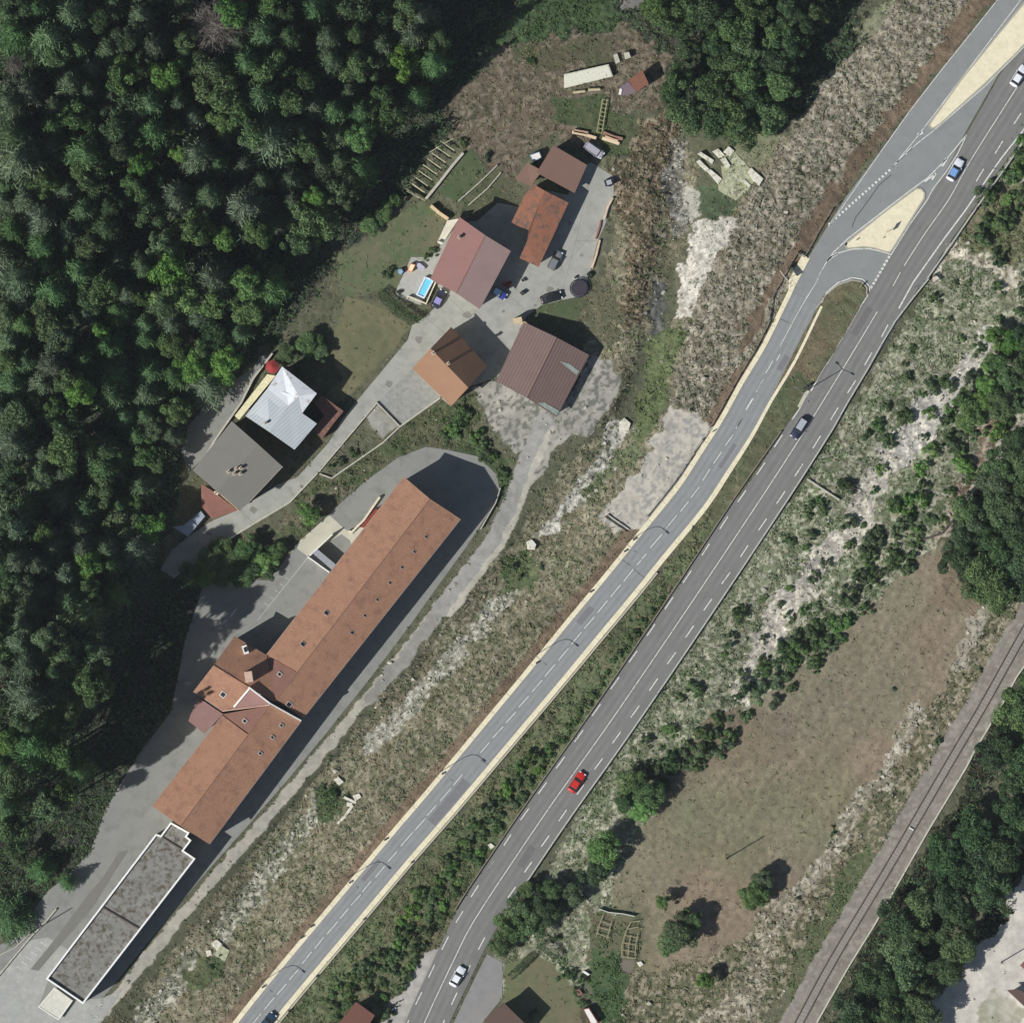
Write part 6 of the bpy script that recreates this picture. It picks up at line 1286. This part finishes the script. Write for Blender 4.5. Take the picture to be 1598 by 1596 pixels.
for px, py, r_ in ((845,885,6),(798,882,8),(812,900,6),(520,1240,9),(505,1225,7),(330,1510,7),(345,1490,6),(1300,1300,6),(1395,1075,4),(1530,1045,5),(1465,1155,7),(1300,1290,4),(1245,1400,6)): shrub(px, py, r_, 'k', 'in the open scrub')
from collections import Counter; print('TREES', Counter(o.name.split('.')[0] for o in bpy.data.objects if not o.parent and o.get('category') in ('tree', 'shrub')))

# ------------------------------------------------------------ ground clutter (uncountable)
def sample(dens, n, seed, margin=103):
    g = np.random.default_rng(seed); x = g.uniform(-margin, margin, n*3); y = g.uniform(-margin, margin, n*3)
    i = np.clip(np.searchsorted(ax, x)-1, 0, NX-1); j = np.clip(np.searchsorted(ax, y)-1, 0, NX-1); d = np.where(PAVED[j, i], 0, dens[j, i]); keep = g.random(n*3) < d/2.2
    x, y, i, j = x[keep][:n], y[keep][:n], i[keep][:n], j[keep][:n]; return x, y, i, j, g
def tufts(name, dens, n, seed, green, size):
    x, y, i, j, g = sample(dens, n, seed); m_ = len(x); z = HZ[j, i]; cb = COL[j, i]
    V_=[]; Cc=[]
    for q in range(3):
        s = size*g.uniform(.5, 1.3, (m_,1)); nr = unit(np.stack([g.normal(size=m_)*.7, g.normal(size=m_)*.7, g.uniform(.3,1.1,m_)], 1)); u = unit(np.cross(nr, g.normal(size=(m_,3)))); v = np.cross(nr, u)
        c = np.stack([x+g.normal(size=m_)*size*.5, y+g.normal(size=m_)*size*.5, z+g.uniform(.05,.3,m_)*size*1.4], 1); u = u*s; v = v*s*.55
        V_.append(np.stack([c-u-v*.6, c+u-v*.3, c+u+v*.3, c-u+v*.6], 1)); tone = g.uniform(.8,1.35,(m_,1)); gg = np.array(lin(green))
        mixf = g.uniform(.15,.75,(m_,1)); cc = (cb*(1-mixf)+gg*mixf)*tone; Cc.append(np.repeat(cc[:,None],4,1))
    V_ = np.concatenate(V_).reshape(-1,3); Cc = np.concatenate(Cc).reshape(-1,3); me = np_mesh(name, V_, np.arange(len(V_)).reshape(-1,4), MATS['clutter'], colors=Cc); o = bpy.data.objects.new(name, me); col.objects.link(o); o['kind'] = 'stuff'; return o
col_mat('clutter', fine=.15, fscale=4, bump=0, coarse=.1)
dn = np.clip((fbm(GX, GY, .45, 201, 4) - .36) * 3.2, 0, 1.3)
out = np.isin(ID, (3, 4, 6, 9, 11)); TUFT[out] *= .05; 
tufts('green_tufts', TUFT*GRN*dn*np.where(out | (ROUGH < .09), .25, 1)*2.4, 75000, 1, (84,112,60), .3)
tufts('dry_grass_tufts', TUFT*(1-GRN*.8)*(1.3-dn)*np.where(out, .05, 1)*2.0, 70000, 2, (150,138,108), .24)
tufts('dark_scrub', TUFT*dn*(ROUGH > .18)*2.0, 24000, 3, (66,72,46), .34)
# leafy understorey of the woods: one mass of low foliage
x, y, i, j, g = sample((ID == 1) * np.clip((fbm(GX, GY, .3, 401, 4) - .3) * 4, 0.35, 2.2), 150000, 12); m_ = len(x)
hh_ = np.clip(fbm(x, y, .45, 411, 3) - .28, 0, 1) * 6.5; sz = g.uniform(.16, .42, (m_, 1)); nr = unit(np.stack([g.normal(size=m_)*.6, g.normal(size=m_)*.6, g.uniform(.3, 1.1, m_)], 1)); u = unit(np.cross(nr, g.normal(size=(m_, 3)))); v = np.cross(nr, u)
near_ = np.minimum.reduce([dline(x, y, LANE_L + LANE_L[:1]), dline(x, y, YARD + YARD[:1]), dline(x, y, TRACK + TRACK[:1])]); hh_ *= np.clip(near_ / 6, 0.1, 1)
me = quads_mesh('undergrowth', np.stack([x, y, HZ[j, i] + hh_ * g.uniform(.6, 1, m_)], 1), u * sz, v * sz * .6, np.clip(fbm(x, y, .25, 421, 2) + g.normal(0, .15, m_), 0, 1), LM['k']); o = bpy.data.objects.new('undergrowth', me); col.objects.link(o); o['kind'] = 'stuff'
# stones
x, y, i, j, g = sample(STONE*np.clip((fbm(GX, GY, .7, 301, 4)-.4)*5, 0, 1.4), 26000, 9); m_ = len(x); s = g.gamma(2.0, .085, m_) + .06; s = np.minimum(s, .65)
oct_v = np.array([(1,0,0),(0,1,0),(-1,0,0),(0,-1,0),(.45,.5,.75),(-.5,.4,.7),(-.4,-.5,.8),(.5,-.45,.7)], float)
oct_f = np.array([(0,1,4),(1,5,4),(1,2,5),(2,6,5),(2,3,6),(3,7,6),(3,0,7),(0,4,7),(4,5,6),(4,6,7)])
th = g.random(m_)*6.28; ov = oct_v[None] + g.normal(size=(m_,8,3))*.16; ov = ov*s[:,None,None]; rx = ov[...,0]*np.cos(th)[:,None]-ov[...,1]*np.sin(th)[:,None]; ry = ov[...,0]*np.sin(th)[:,None]+ov[...,1]*np.cos(th)[:,None]
vv = np.stack([rx+x[:,None], ry+y[:,None], ov[...,2]*.8+HZ[j,i][:,None]], -1).reshape(-1,3); ff = (oct_f[None]+np.arange(m_)[:,None,None]*8).reshape(-1,3)
base = np.array(lin((180,175,160))); cc = base*g.uniform(.55,1.15,(m_,1)); me = np_mesh('loose_stones', vv, ff, MATS['clutter'], colors=np.repeat(cc,8,0)); o = bpy.data.objects.new('loose_stones', me); col.objects.link(o); o['kind'] = 'stuff'

# ------------------------------------------------------------ air
hz = MB().box((0, 0, 1500.5), (1900, 1900, 3041)).build('haze', None); hz['kind'] = 'stuff'
hm = bpy.data.materials.new('haze_air'); hm.use_nodes = True; hn = hm.node_tree; hn.nodes.remove(hn.nodes['Principled BSDF'])
pv = hn.nodes.new('ShaderNodeVolumePrincipled'); pv.inputs['Color'].default_value = (.82, .9, 1, 1); pv.inputs['Density'].default_value = 0.8e-5
hn.links.new(pv.outputs[0], hn.nodes['Material Output'].inputs['Volume']); hz.data.materials.append(hm)
